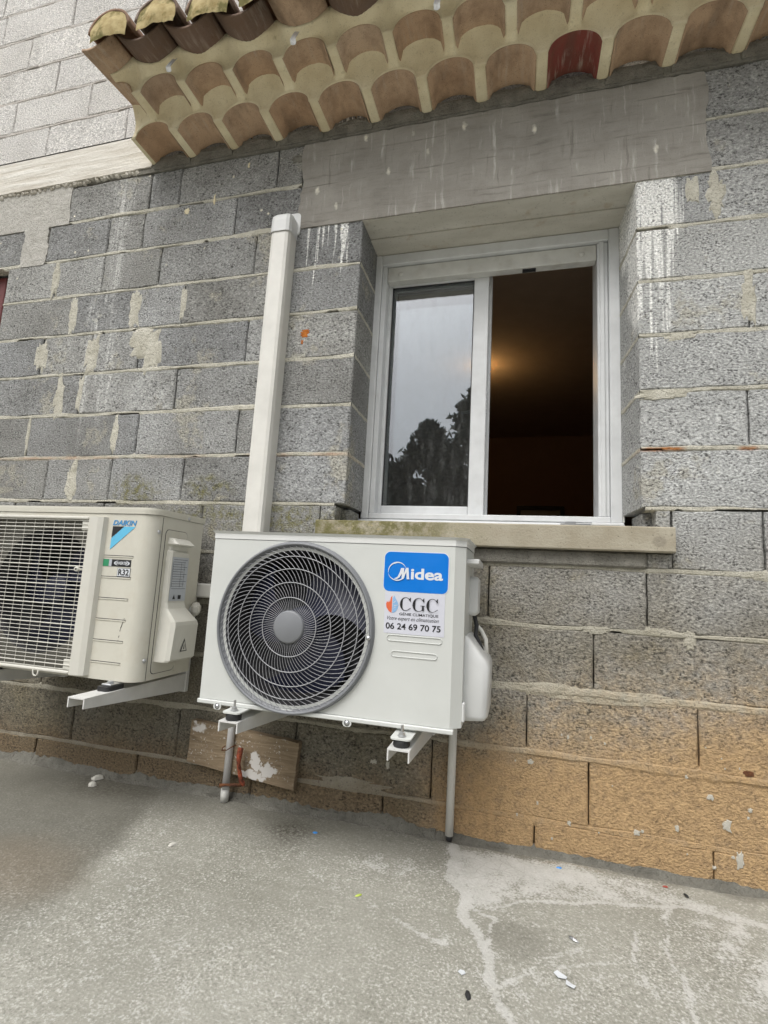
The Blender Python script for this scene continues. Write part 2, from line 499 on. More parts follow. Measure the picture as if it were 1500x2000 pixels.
def mat_sill():
    n = NT('sill_concrete'); P = n.pos; x, y, z = n.xyz()
    col = n.mix(n.map(n.noise(P, 10.0, 5.0, 0.6), 0.3, 0.7), (0.31, 0.275, 0.205), (0.45, 0.415, 0.335))
    m = n.math('MULTIPLY', n.map(x, 0.0, -0.42, 0.05, 1.0, True), n.map(n.noise(P, 20.0, 5.0, 0.7), 0.34, 0.56))
    col = n.mix(n.math('MULTIPLY', m, 0.85), col, (0.105, 0.098, 0.022))
    li = n.map(n.voro(n.vm('ADD', P, n.vm('MULTIPLY', n.noise(P, 40.0, 2.0, 0.5, True), (0.03, 0.03, 0.03))), 62.0), 0.33, 0.18)
    li = n.math('MULTIPLY', n.math('MULTIPLY', li, n.map(n.noise(P, 9.0, 2.0), 0.45, 0.6)), n.map(x, 0.15, -0.3))
    col = n.mix(n.math('MULTIPLY', li, 0.75), col, (0.34, 0.30, 0.17))
    sp = n.math('MULTIPLY', n.blob(P, (0.43, -0.112), (0.02, 0.017), 0.25), 0.4)
    col = n.mix(sp, col, (0.16, 0.14, 0.11))
    g = n.noise(P, 130.0, 3.0, 0.65)
    col = n.mix(n.map(g, 0.36, 0.27, 0.0, 0.8), col, (0.05, 0.045, 0.03))
    return n.done(col, 0.9, n.bump(g, 0.5, 0.005), 0.0, 0.25)

def mat_soffit():
    n = NT('soffit_concrete'); P = n.pos
    st = n.noise(n.scale(P, 5.0, 14.0, 14.0), 1.0, 5.0, 0.65)
    col = n.mix(n.map(st, 0.25, 0.75), (0.46, 0.44, 0.375), (0.62, 0.60, 0.535))
    col = n.mix(n.map(n.noise(P, 120.0, 3.0, 0.7), 0.40, 0.28, 0.0, 0.6), col, (0.16, 0.14, 0.11))
    col = n.mix(n.map(n.noise(P, 13.0, 4.0, 0.6), 0.62, 0.72, 0.0, 0.4), col, (0.38, 0.28, 0.17))
    return n.done(col, 0.9, n.bump(st, 0.4, 0.005), 0.0, 0.25)

def mat_tile(name, ramp, dusty=0.5):
    n = NT(name); r = n.rnd()
    P = n.vm('ADD', n.pos, n.vm('MULTIPLY', r, (3.0, 5.0, 1.0)))
    col = n.ramp(r, ramp)
    q = n.noise(P, 11.0, 5.0, 0.68)
    col = n.mix(n.map(q, 0.44, 0.68, 0.0, 0.5), col, (0.19, 0.115, 0.07))
    col = n.mix(n.map(n.noise(n.scale(P, 9.0, 3.0, 9.0), 1.0, 3.0, 0.6), 0.57, 0.70, 0.0, 0.4), col, (0.10, 0.075, 0.055))
    du = n.noise(n.scale(P, 60.0, 8.0, 30.0), 1.0, 4.0, 0.65)
    f = n.math('MULTIPLY', n.map(du, 0.50, 0.72), n.map(n.noise(P, 7.0, 2.0), 0.44, 0.62, 0.0, dusty))
    col = n.mix(f, col, (0.56, 0.49, 0.40))
    g = n.noise(P, 240.0, 3.0, 0.65)
    col = n.mix(n.map(g, 0.42, 0.28, 0.0, 0.7), col, (0.07, 0.045, 0.03))
    return n.done(col, 0.85, n.bump(n.math('ADD', g, q), 0.4, 0.004), 0.0, 0.3)

def mat_eave_mortar():
    n = NT('lime_mortar'); P = n.pos
    col = n.mix(n.map(n.noise(P, 9.0, 5.0, 0.6), 0.3, 0.7), (0.70, 0.605, 0.40), (0.86, 0.785, 0.57))
    col = n.mix(n.map(n.noise(P, 38.0, 4.0, 0.7), 0.60, 0.74, 0.0, 0.45), col, (0.36, 0.30, 0.15))
    g = n.noise(P, 260.0, 3.0, 0.6)
    col = n.mix(n.map(g, 0.4, 0.28, 0.0, 0.45), col, (0.14, 0.11, 0.06))
    return n.done(col, 0.95, n.bump(n.math('ADD', g, n.math('MULTIPLY', n.noise(P, 40.0, 3.0), 1.2)), 0.5, 0.004), 0.0, 0.2)

def mat_moss_mortar():
    n = NT('mossy_mortar'); P = n.pos
    col = n.mix(n.map(n.noise(P, 25.0, 4.0, 0.6), 0.3, 0.7), (0.33, 0.25, 0.11), (0.56, 0.47, 0.26))
    x, y, z = n.xyz()
    m = n.map(n.noise(P, 11.0, 4.0, 0.65), 0.50, 0.62, 0.0, 0.8)
    col = n.mix(m, col, (0.085, 0.085, 0.02))
    g = n.noise(P, 240.0, 3.0, 0.6)
    return n.done(col, 0.97, n.bump(g, 0.7, 0.004), 0.0, 0.2)

def mat_ground():
    n = NT('screed_concrete'); P = n.pos
    at = n.n('Attribute'); at.attribute_name = 'stain'
    cc = n.n('SeparateColor'); n.lk(at.outputs['Color'], cc.inputs[0])
    wet, white, brown = cc.outputs[0], cc.outputs[1], cc.outputs[2]
    oil = at.outputs['Alpha']
    big = n.noise(P, 1.7, 4.0, 0.6)
    col = n.mix(n.map(big, 0.3, 0.7), (0.25, 0.245, 0.205), (0.35, 0.345, 0.30))
    tr = n.noise(n.scale(P, 5.0, 30.0, 1.0), 1.0, 4.0, 0.6)
    col = n.mix(n.map(tr, 0.45, 0.72, 0.0, 0.25), col, (0.40, 0.385, 0.34))
    wv = n.map(n.noise(P, 60.0, 3.0, 0.7), 0.25, 0.75, -0.32, 0.32)
    we = n.map(n.math('ADD', wet, n.math('MULTIPLY', wv, n.math('MULTIPLY', wet, n.math('SUBTRACT', 1.0, wet)))), 0.0, 1.0)
    col = n.mix(n.math('MULTIPLY', we, 0.72), col, (0.105, 0.10, 0.082))
    col = n.mix(n.math('MULTIPLY', brown, 0.6), col, (0.26, 0.19, 0.12))
    # sand grain
    g1 = n.noise(P, 165.0, 2.0, 0.65)
    gp = n.map(n.noise(P, 5.0, 3.0, 0.6), 0.35, 0.65, 0.4, 1.0)
    col = n.mix(n.math('MULTIPLY', n.math('MULTIPLY', n.map(g1, 0.54, 0.70), gp), n.map(we, 0.0, 1.0, 0.72, 0.22)), col, (0.68, 0.67, 0.62))
    col = n.mix(n.math('MULTIPLY', n.math('MULTIPLY', n.map(g1, 0.46, 0.33), gp), 0.52), col, (0.085, 0.082, 0.066))
    # white laitance
    mo = n.noise(P, 22.0, 4.0, 0.68)
    wv2 = n.map(n.math('MULTIPLY_ADD', g1, 0.6, n.math('MULTIPLY', mo, 0.6)), 0.35, 0.85, -0.30, 0.30)
    wm = n.map(n.math('ADD', white, n.math('MULTIPLY', wv2, 1.5)), 0.32, 0.66)
    wm = n.math('MULTIPLY', wm, n.map(white, 0.02, 0.2))
    cr = n.voro(n.vm('ADD', P, n.vm('MULTIPLY', n.noise(P, 12.0, 2.0, 0.5, True), (0.04, 0.04, 0.0))), 26.0, 'DISTANCE_TO_EDGE')
    crk = n.math('MULTIPLY', n.map(cr, 0.035, 0.01, 0.0, 0.55), n.map(n.noise(P, 7.0, 2.0), 0.45, 0.55))
    col = n.mix(n.math('MULTIPLY', wm, n.map(mo, 0.3, 0.7, 0.45, 0.85)), col, n.mix(crk, (0.55, 0.545, 0.52), (0.30, 0.29, 0.26)))
    # oil / grime spots
    om = n.math('MULTIPLY', oil, n.map(n.noise(P, 90.0, 4.0, 0.7), 0.40, 0.60))
    col = n.mix(om, col, (0.05, 0.042, 0.03))
    rough = n.map(we, 0.0, 1.0, 0.85, 0.42)
    h = n.math('ADD', n.math('MULTIPLY', g1, n.map(we, 0.0, 1.0, 1.0, 0.5)), n.math('MULTIPLY', tr, 0.6))
    return n.done(col, rough, n.bump(h, 0.55, 0.004), 0.0, 0.4)

def mat_wood():
    n = NT('weathered_plank'); P = n.pos
    st = n.noise(n.scale(P, 6.0, 6.0, 55.0), 1.0, 5.0, 0.7, dist=1.2)
    col = n.mix(n.map(st, 0.3, 0.7), (0.16, 0.115, 0.07), (0.35, 0.275, 0.185))
    col = n.mix(n.map(n.noise(P, 7.0, 3.0), 0.4, 0.7, 0.0, 0.5), col, (0.10, 0.07, 0.042))
    cr = n.n('SeparateColor'); n.lk(n.voro(P, 95.0, out='Color'), cr.inputs[0])
    sp = n.math('MULTIPLY', n.map(n.voro(P, 95.0), 0.42, 0.2), n.math('GREATER_THAN', cr.outputs[0], 0.42))
    sp = n.math('MULTIPLY', n.map(n.noise(P, 120.0, 3.0, 0.7), 0.60, 0.67), n.map(n.noise(P, 11.0, 3.0, 0.6), 0.42, 0.56))
    Pw = n.vm('ADD', P, n.vm('MULTIPLY_ADD', n.noise(P, 30.0, 3.0, 0.6, True), (0.09, 0.0, 0.09), (-0.045, 0.0, -0.045)))
    bl = n.maxi(n.blob(Pw, (-0.855, -0.972), (0.035, 0.020), 0.15), n.blob(Pw, (-0.905, -0.955), (0.022, 0.028), 0.15),
                n.blob(Pw, (-0.91, -1.0), (0.055, 0.014), 0.2), n.blob(Pw, (-1.15, -0.86), (0.025, 0.018), 0.3))
    y = n.xyz()[1]
    m = n.math('MULTIPLY', n.maxi(n.math('MULTIPLY', sp, 0.9), bl), n.map(y, -0.022, -0.028))
    col = n.mix(m, col, (0.62, 0.60, 0.57))
    return n.done(col, 0.85, n.bump(st, 0.5, 0.003), 0.0, 0.3)

def mat_rust(name, a, b):
    n = NT(name); P = n.pos
    col = n.mix(n.map(n.noise(P, 55.0, 5.0, 0.7), 0.40, 0.6), a, b)
    return n.done(col, 0.85, n.bump(n.noise(P, 260.0, 3.0), 0.6, 0.003), 0.1, 0.3)

def mat_glass():
    n = NT('coated_window_glass')
    t = n.n('BsdfTransparent'); t.inputs[0].default_value = (0.80, 0.83, 0.83, 1)
    g = n.n('BsdfGlossy'); g.inputs['Roughness'].default_value = 0.0
    sm = n.map(n.noise(n.scale(n.pos, 40.0, 1.0, 9.0), 1.0, 5.0, 0.7), 0.50, 0.78, 0.025, 0.10)
    d = n.n('BsdfDiffuse'); d.inputs[0].default_value = (0.7, 0.7, 0.68, 1)
    f = n.n('Fresnel'); f.inputs['IOR'].default_value = 1.5
    g.inputs['Color'].default_value = (0.93, 0.95, 1.0, 1)
    fac = n.math('MULTIPLY_ADD', f.outputs[0], 0.8, 0.13, clamp=True)
    mx = n.n('MixShader'); n.lk(fac, mx.inputs[0]); n.lk(t.outputs[0], mx.inputs[1]); n.lk(g.outputs[0], mx.inputs[2])
    m2 = n.n('MixShader'); n.lk(sm, m2.inputs[0]); n.lk(mx.outputs[0], m2.inputs[1]); n.lk(d.outputs[0], m2.inputs[2])
    n.lk(m2.outputs[0], n.out.inputs[0])
    return n.m

def mat_emit(name, col, st):
    n = NT(name)
    n.bsdf.inputs['Emission Color'].default_value = (*col, 1); n.bsdf.inputs['Emission Strength'].default_value = st
    return n.done(col, 0.5)

def mat_leaf():
    n = NT('leaf'); P = n.pos
    col = n.mix(n.map(n.noise(P, 1.3, 4.0), 0.3, 0.7), (0.012, 0.02, 0.010), (0.035, 0.05, 0.02))
    return n.done(col, 0.7, None, 0.0, 0.2)

M = {}
M['block'] = mat_block('concrete_block', (0.205, 0.207, 0.203), (0.325, 0.332, 0.333))
M['block_pale'] = mat_block('bleached_block', (0.52, 0.505, 0.48), (0.64, 0.625, 0.60), 0.12, False, 0.42, 0.2)
M['mortar'] = mat_mortar('bed_mortar', (0.41, 0.39, 0.315), (0.62, 0.60, 0.52))
M['mortar_pale'] = mat_mortar('pale_bed_mortar', (0.50, 0.46, 0.42), (0.62, 0.59, 0.55), 0.15)
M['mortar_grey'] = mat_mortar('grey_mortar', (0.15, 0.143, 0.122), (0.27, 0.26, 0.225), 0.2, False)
M['slab_edge'] = mat_mortar('damp_slab_edge', (0.125, 0.12, 0.102), (0.20, 0.195, 0.168), 0.2, False)
M['patch'] = mat_mortar('smooth_patch', (0.40, 0.385, 0.345), (0.52, 0.505, 0.465), 0.2)
M['lintel'] = mat_lintel(); M['band'] = mat_band(); M['sill'] = mat_sill(); M['soffit'] = mat_soffit()
_terra = [(0.0, (0.49, 0.34, 0.22)), (0.3, (0.56, 0.40, 0.27)), (0.55, (0.48, 0.32, 0.20)), (0.8, (0.59, 0.44, 0.31)), (1.0, (0.42, 0.30, 0.21))]
M['tile'] = mat_tile('terracotta', _terra)
M['tile_red'] = mat_tile('red_terracotta', [(0.0, (0.22, 0.058, 0.045)), (1.0, (0.24, 0.065, 0.05))], 0.9)
M['tile_dark'] = mat_tile('sooty_terracotta', [(0.0, (0.15, 0.11, 0.085)), (0.5, (0.20, 0.135, 0.10)), (1.0, (0.26, 0.155, 0.10))], 0.35)
M['eave_mortar'] = mat_eave_mortar(); M['moss_mortar'] = mat_moss_mortar()
M['chalk_speck'] = plain('chalk_speck', (0.46, 0.44, 0.38), 0.9)
M['ground'] = mat_ground(); M['wood'] = mat_wood()
M['glass'] = mat_glass()
M['pvc'] = plain('white_pvc', (0.65, 0.665, 0.67), 0.35, dirt=0.12)
M['pvc_old'] = plain('weathered_white_pvc', (0.60, 0.60, 0.565), 0.45, var=0.1, dirt=0.35, dirt_col=(0.35, 0.31, 0.24))
M['trunk'] = plain('ivory_trunking', (0.64, 0.63, 0.585), 0.4, dirt=0.05)
M['white'] = plain('white_coated_steel', (0.57, 0.585, 0.56), 0.42, dirt=0.05, dirt_col=(0.34, 0.31, 0.24), var=0.02, grain=0.06)
M['white_lid'] = plain('white_lid_steel', (0.66, 0.67, 0.65), 0.38, var=0.02)
M['white_plastic'] = plain('white_plastic', (0.60, 0.61, 0.60), 0.4, var=0.02)
M['ivory'] = plain('ivory_coated_steel', (0.565, 0.55, 0.475), 0.42, var=0.03, grain=0.05, dirt=0.18, dirt_col=(0.36, 0.27, 0.16))
M['ivory_plastic'] = plain('ivory_plastic', (0.60, 0.59, 0.53), 0.4, var=0.03, dirt=0.08, dirt_col=(0.36, 0.27, 0.16))
M['grey_plastic'] = plain('grey_plastic', (0.19, 0.198, 0.21), 0.45, var=0.03)
M['wire_grey'] = plain('light_grey_wire', (0.33, 0.335, 0.35), 0.35, var=0.03)
M['fan'] = plain('dark_fan_plastic', (0.010, 0.013, 0.036), 0.5)
M['plate'] = plain('shaded_fan_plate', (0.11, 0.105, 0.088), 0.5)  # darker than the casing: shade behind the grille put into the colour
M['clip'] = plain('bright_sheet_metal', (0.80, 0.81, 0.82), 0.3, 0.15)
M['black'] = plain('black_rubber', (0.02, 0.02, 0.021), 0.55)
M['dark_in'] = plain('shade_and_print_black', (0.018, 0.018, 0.02), 0.6)  # near-black for painted-in shade inside the units, also for seams and print
M['fin'] = plain('aluminium_fins', (0.03, 0.032, 0.036), 0.5, 0.3)
M['zinc'] = plain('zinc_plated_steel', (0.55, 0.56, 0.57), 0.3, 0.9, dirt=0.15)
M['bracket'] = plain('white_bracket_paint', (0.62, 0.62, 0.60), 0.42, dirt=0.12)
M['blue'] = plain('blue_sticker', (0.0, 0.17, 0.62), 0.35, var=0.02)
M['blue_light'] = plain('light_blue_print', (0.12, 0.47, 0.70), 0.4, var=0.02)
M['logo_blue'] = plain('blue_lettering', (0.05, 0.25, 0.52), 0.4, var=0.02)
M['paper'] = plain('white_sticker', (0.58, 0.59, 0.65), 0.45, var=0.02)
M['ink'] = plain('black_ink', (0.012, 0.012, 0.014), 0.45, var=0.0)
M['flame'] = plain('orange_print', (0.66, 0.13, 0.05), 0.45, var=0.15)
M['ice'] = plain('pale_blue_print', (0.24, 0.42, 0.66), 0.45, var=0.15)
M['green'] = plain('green_print', (0.03, 0.26, 0.12), 0.45)
M['label_white'] = plain('label_white', (0.66, 0.69, 0.72), 0.4, var=0.01)
M['plate_grey'] = plain('rating_plate', (0.45, 0.48, 0.52), 0.4)
M['pipe'] = plain('grey_pvc_pipe', (0.56, 0.56, 0.555), 0.4, dirt=0.25, dirt_col=(0.3, 0.24, 0.16))
M['rust'] = mat_rust('rusted_iron', (0.07, 0.03, 0.018), (0.17, 0.07, 0.03))
M['red_iron'] = mat_rust('red_painted_iron', (0.09, 0.03, 0.018), (0.36, 0.09, 0.045))
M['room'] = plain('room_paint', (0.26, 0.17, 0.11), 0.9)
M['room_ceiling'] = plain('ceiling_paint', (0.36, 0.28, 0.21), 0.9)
M['lampglow'] = mat_emit('lamp_glow', (1.0, 0.62, 0.25), 14.0)
M['leaf'] = mat_leaf()
M['bark'] = plain('bark', (0.06, 0.045, 0.035), 0.9, var=0.3)
M['grass'] = plain('grass_ground', (0.06, 0.075, 0.03), 0.95, var=0.4)
M['lichen'] = mat_rust('orange_lichen', (0.34, 0.10, 0.015), (0.50, 0.17, 0.03))
M['shutter_red'] = plain('dark_red_paint', (0.12, 0.02, 0.018), 0.5)
M['blue_bit'] = plain('blue_plastic', (0.05, 0.25, 0.62), 0.4)
M['lime_bit'] = plain('lime_plastic', (0.45, 0.55, 0.10), 0.4)
M['red_bit'] = plain('red_plastic', (0.33, 0.06, 0.04), 0.5)
M['bone'] = plain('chalky_white', (0.55, 0.535, 0.48), 0.7)
# ------------------------------------------------------------------ ground: one sheet, fine near the wall
def seg_dist(p, a, b):
    ax, ay = a; bx, by = b
    dx, dy = bx - ax, by - ay
    t = max(0.0, min(1.0, ((p[0] - ax) * dx + (p[1] - ay) * dy) / (dx * dx + dy * dy)))
    return math.hypot(p[0] - ax - t * dx, p[1] - ay - t * dy), t
LAITANCE = [  # polyline, half width at start and end, strength
    ([(-0.192, -0.042), (-0.150, -0.20), (-0.124, -0.32), (-0.074, -0.463), (-0.013, -0.591), (0.01, -0.70)], 0.016, 0.005, 1.0),
    ([(-0.454, -0.371), (-0.327, -0.417), (-0.237, -0.466), (-0.145, -0.506)], 0.004, 0.012, 0.8),
    ([(-0.013, -0.307), (0.145, -0.223), (0.334, -0.154), (0.461, -0.142), (0.601, -0.146), (0.9, -0.16)], 0.006, 0.018, 0.9),
    ([(-0.122, -0.331), (-0.044, -0.346), (-0.057, -0.439), (-0.032, -0.532)], 0.007, 0.004, 0.9),
    ([(-0.018, -0.586), (0.057, -0.485), (0.151, -0.402)], 0.006, 0.012, 0.8),
    ([(0.10, -0.50), (0.201, -0.435), (0.284, -0.389)], 0.010, 0.006, 0.8),
    ([(0.271, -0.264), (0.28, -0.407), (0.304, -0.516), (0.36, -0.7)], 0.008, 0.005, 0.85),
    ([(0.396, -0.154), (0.358, -0.346), (0.349, -0.552), (0.37, -0.75)], 0.008, 0.005, 0.85),
]
WPOLY = [(-0.223, -0.05), (-0.003, -0.035), (0.354, -0.045), (0.583, -0.10), (0.9, -0.12), (0.9, -0.2), (0.45, -0.17), (0.264, -0.191), (0.10, -0.245), (0.0, -0.294), (-0.122, -0.338), (-0.155, -0.2)]
def in_poly(p, poly):
    r = False; j = len(poly) - 1
    for i in range(len(poly)):
        a, b = poly[i], poly[j]
        if (a[1] > p[1]) != (b[1] > p[1]) and p[0] < (b[0] - a[0]) * (p[1] - a[1]) / (b[1] - a[1]) + a[0]: r = not r
        j = i
    return r
def poly_dist(p, poly):
    return min(seg_dist(p, poly[i], poly[(i + 1) % len(poly)])[0] for i in range(len(poly)))
def sstep(a, b, v):
    t = max(0.0, min(1.0, (v - a) / (b - a))); return t * t * (3 - 2 * t)
def stain_at(x, y):
    if y < -1.4 or x < -2.8 or x > 1.4: return (0.0, 0.15, 0.0, 0.0)
    wx, wy = x + 0.03 * fn(x, y, 1.0, 9.0), y + 0.03 * fn(x, y, 4.0, 9.0)
    # damp: along the wall and a wide tongue on the left
    wet = sstep(0.34, 0.05, -wy) * 0.8 * sstep(0.2, -0.5, wx)
    edge = (wx + 1.12) + 0.25 * (wy + 0.45)
    wet = max(wet, 0.95 * sstep(0.05, -0.07, edge) * sstep(-1.0, -0.5, wy))
    wet = max(wet, 0.7 * sstep(0.055, 0.02, -wy))
    wet = max(wet, 0.45 * sstep(0.28, 0.05, math.hypot((wx + 0.66) / 1.4, (wy + 0.16) / 0.7)))
    wet = max(wet, 0.5 * sstep(0.13, 0.03, math.hypot(wx + 0.0, (wy + 0.42) * 1.2)))
    white = 0.0
    for pl, w0, w1, st in LAITANCE:
        n = len(pl) - 1
        for i in range(n):
            d, t = seg_dist((wx, wy), pl[i], pl[i + 1])
            u = (i + t) / n; w = 0.55 * (w0 + (w1 - w0) * u) if st < 0.95 else 0.8 * (w0 + (w1 - w0) * u)
            brk = 0.75 + 0.55 * fn(x, y, 11.0, 10.0)
            white = max(white, st * (brk if st < 0.9 else 1.0) * sstep(w * 3.0, w * 0.2, d))
    d = poly_dist((wx, wy), WPOLY)
    white = max(white, (0.62 + 0.36 * sstep(0.35, -0.15, wx)) * (sstep(-0.045, 0.05, d if in_poly((wx, wy), WPOLY) else -d)) * (0.86 + 0.4 * fn(x, y, 21.0, 7.0)))
    # brushed lime haze on the right
    white = max(white, 0.72 * sstep(0.2, 0.5, wx + 0.3 * wy) * sstep(-0.1, -0.2, wy) * (0.72 + 0.6 * fn(x * 6 - y * 3, y * 1.2, 2.0, 3.0)))
    white = max(white, 0.42 * sstep(0.2, 0.05, math.hypot(wx + 0.36, (wy + 0.22) * 1.6)))
    white = max(white, 0.22 + 0.16 * fn(x, y, 7.0, 3.0) if wet < 0.3 else 0.0)
    brown = sstep(0.25, 0.05, math.hypot((wx + 1.32) / 1.3, wy + 0.62)) * 0.5
    brown = max(brown, 0.7 * sstep(0.012, 0.0, abs(wy + 0.045)) * sstep(0.02, 0.08, wx) * sstep(0.28, 0.2, wx))
    oil = sstep(0.10, 0.02, math.hypot((wx + 0.70) / 1.2, wy + 0.15)) * 0.85
    oil = max(oil, 0.6 * sstep(0.16, 0.05, math.hypot((wx + 1.45) / 1.6, wy + 0.06)))
    return (wet, max(0.0, min(1.0, white)), brown, oil)

def make_ground():
    def axis(a, b, st, lo, hi):
        v = [a + st * i for i in range(int(round((b - a) / st)) + 1)]
        s = st; q = v[0]
        left = []
        while q > lo: s *= 1.7; q -= s; left.append(q)
        s = st; q = v[-1]; right = []
        while q < hi: s *= 1.7; q += s; right.append(q)
        return left[::-1] + v + right
    xs = axis(-2.4, 1.0, 0.01, -60, 60)
    ys = [y for y in axis(-1.3, 0.02, 0.01, -90, 0.0) if y <= 0.021]
    vs, st = [], []
    for y in ys:
        for x in xs:
            near = -1.4 < y and -2.6 < x < 1.2
            z = GZ + (0.0035 * fn(x, y, 0, 3.1) + 0.0015 * fn(x, y, 5, 14.0) if near else 0.0)
            vs.append((x, y, z)); st.append(stain_at(x, y))
    n = len(xs)
    fs = [(j * n + i, j * n + i + 1, (j + 1) * n + i + 1, (j + 1) * n + i) for j in range(len(ys) - 1) for i in range(n - 1)]
    mb = MB(); mb.add(vs, fs, True)
    o = obj('ground', mb, M['ground'], recalc=False)
    a = o.data.color_attributes.new('stain', 'FLOAT_COLOR', 'POINT')
    a.data.foreach_set('color', [c for s in st for c in s])
    tag(o, kind='structure')
    return o
ground = make_ground()
# rough concrete edge where the slab was thrown against the wall
rows = []
_prof = [(0.01, 0.030), (-0.003, 0.026), (-0.010, 0.013), (-0.02, 0.004), (-0.036, -0.003)]
for j, (py, pz) in enumerate(_prof):
    r = []
    for i in range(720):
        x = -2.5 + i * 0.005
        k = 1.0 + 0.9 * fn(x, j * 0.3, 0, 8.0) + 0.45 * fn(x, j, 3, 45.0)
        k *= 0.55 if x > -0.25 else 1.0
        if -1.05 < x < -0.95: k *= 0.8
        r.append((x, py * (0.6 + 0.5 * k) if j > 1 else py, GZ + max(-0.004, pz * k) - (0.003 if j == 4 else 0)))
    rows.append(r)
o = obj('slab_edge', MB().grid(rows, False), M['slab_edge'], ground)

# ------------------------------------------------------------------ block wall
wall = thing('block_wall', 'unrendered grey concrete block wall behind the two air conditioners', 'wall', (-0.8, 0.1, GZ))
rnd = random.Random(7)
def block(x0, x1, z0, z1, mat='block', y0=0.0, y1=0.2, taper0=0.0, name='concrete_block', jit=0.0022, cham=0.004, nx=None):
    yf = y0 + rnd.uniform(-0.0018, 0.0018)
    per = []
    nx = nx or max(3, int((x1 - x0) / 0.05)); nz = 4
    for i in range(nx): per.append((x0 + (x1 - x0) * i / nx, z0))
    for i in range(nz): per.append((x1, z0 + (z1 - z0) * i / nz))
    for i in range(nx): per.append((x1 - (x1 - x0) * i / nx, z1))
    for i in range(nz): per.append((x0, z1 - (z1 - z0) * i / nz))
    cx, cz = (x0 + x1) / 2, (z0 + z1) / 2
    A, B, D = [], [], []
    for (x, z) in per:
        jx, jz = rnd.uniform(-jit, jit), rnd.uniform(-jit, jit)
        ch = cham * rnd.uniform(0.6, 1.7)
        ix = x + (ch if x < cx else -ch) if abs(x - cx) > 0.4 * (x1 - x0) or x in (x0, x1) else x
        iz = z + (ch if z < cz else -ch) if z in (z0, z1) else z
        if x not in (x0, x1): ix = x
        A.append((ix + jx, yf, iz + jz))
        B.append((x + jx * 0.6, yf + ch, z + jz * 0.6))
        D.append((x + (taper0 if x == x0 else 0.0), y1, z))
    n = len(per)
    mb = MB()
    mb.add(A + B + D, [tuple(range(n))] + [(i, (i + 1) % n, n + (i + 1) % n, n + i) for i in range(n)]
           + [(n + i, n + (i + 1) % n, 2 * n + (i + 1) % n, 2 * n + i) for i in range(n)] + [tuple(reversed(range(2 * n, 3 * n)))])
    return obj(name, mb, M[mat], wall)

G, J = 0.0022, 0.0055           # half gaps of upright and bed joints
def course(k, joints, mat='block', xa=None, xb=None, jambs=True):
    xs = [joints[0]]
    for q in joints[1:]:
        while q - xs[-1] > 0.75: xs.append(xs[-1] + 0.5)
        xs.append(q)
    for a, b in zip(xs[:-1], xs[1:]):
        ga = 0.0 if (jambs and abs(a - 0.39) < 1e-6) else G
        gb = 0.0 if (jambs and abs(b + 0.639) < 1e-6) else G
        tap = -0.018 if ga == 0.0 else 0.0
        d = 0.24 if (ga == 0.0 or gb == 0.0) else 0.2
        block(a + ga, b - gb, 0.2 * k + J, 0.2 * (k + 1) - J, mat, 0.0, d, tap)
L, R = -2.95, 2.4
course(-6, [L, -2.434, -1.934, -1.431, -0.933, -0.433, 0.063, 0.563, 1.063, R])
course(-5, [L, -2.763, -2.263, -1.763, -1.261, -0.768, -0.27, 0.225, 0.725, R])
course(-4, [L, -2.455, -1.955, -1.455, -0.96, -0.46, 0.037, 0.534, 1.034, R])
course(-3, [L, -2.76, -2.26, -1.76, -1.26, -0.76, -0.26, 0.241, 0.741, R])
course(-2, [L, -2.6, -2.1, -1.6, -1.1, -0.595, -0.095, 0.401, 0.901, R])
course(-1, [L, -2.75, -2.25, -1.75, -1.254, -0.737]); course(-1, [0.478, 0.732, R])
course(0, [L, -2.6, -2.091, -1.737, -1.368, -0.98, -0.639]); course(0, [0.39, 0.89, R])
course(1, [-2.53, -2.234, -1.741, -1.623, -1.13, -0.98, -0.639]); course(1, [0.39, 0.707, 1.2, R])
course(2, [-2.53, -1.964, -1.453, -0.98, -0.639]); course(2, [0.39, 0.95, R])
course(3, [-2.53, -2.23, -1.94, -1.673, -1.127, -0.98, -0.639]); course(3, [0.39, 0.722, 1.2, R])
course(4, [-2.53, -2.072, -1.722, -1.462, -0.98, -0.639]); course(4, [0.39, 0.93, R])
course(5, [-2.53, -2.21, -1.932, -1.612, -1.125, -0.97, -0.639]); course(5, [0.39, 0.64, 1.14, R])
course(6, [L, -2.45], jambs=False); course(6, [-2.30, -1.931, -1.729, -1.243, -0.925], jambs=False); course(6, [0.61, 1.1, R])
course(7, [-2.196, -1.718, -1.552, -1.054, -0.93]); course(7, [0.61, 1.1, R])
course(8, [-1.72, -1.2, -0.7, -0.2, 0.3, 0.8, R])
T = -0.6
for k, js in ((9, [-3.2, -2.916, -2.416, -1.916, -1.416, -0.916, T]), (10, [-3.2, -2.671, -2.171, -1.671, -1.171, T]),
              (11, [-3.2, -2.9, -2.42, -1.93, -1.43, -0.93, T]), (12, [-3.2, -2.64, -2.15, -1.65, -1.16, T]),
              (13, [-3.4, -2.86, -2.375, -1.875, -1.38, T]), (14, [-3.4, -2.9, -2.4, -1.898, -1.4, T]), (15, [-3.4, -2.7, -2.2, -1.7, -1.2, T])):
    course(k, js, 'block_pale', jambs=False)
# short pieces beside the sill, with the broken cells next to the frame
block(-0.735, -0.676, -0.062, -0.004, y1=0.1); block(0.432, 0.474, -0.062, -0.004, y1=0.1)
block(-0.735, -0.645, -0.06, -0.008, y0=0.075, y1=0.2); block(0.40, 0.474, -0.06, -0.008, y0=0.06, y1=0.2)
# bedding of the sill
mb = MB(); mb.cbox(-0.735, 0.40, -0.012, 0.2, -0.197, -0.146, 0.006)
obj('sill_bedding', mb, M['mortar_grey'], wall)
block(0.402, 0.476, -0.195, -0.148)

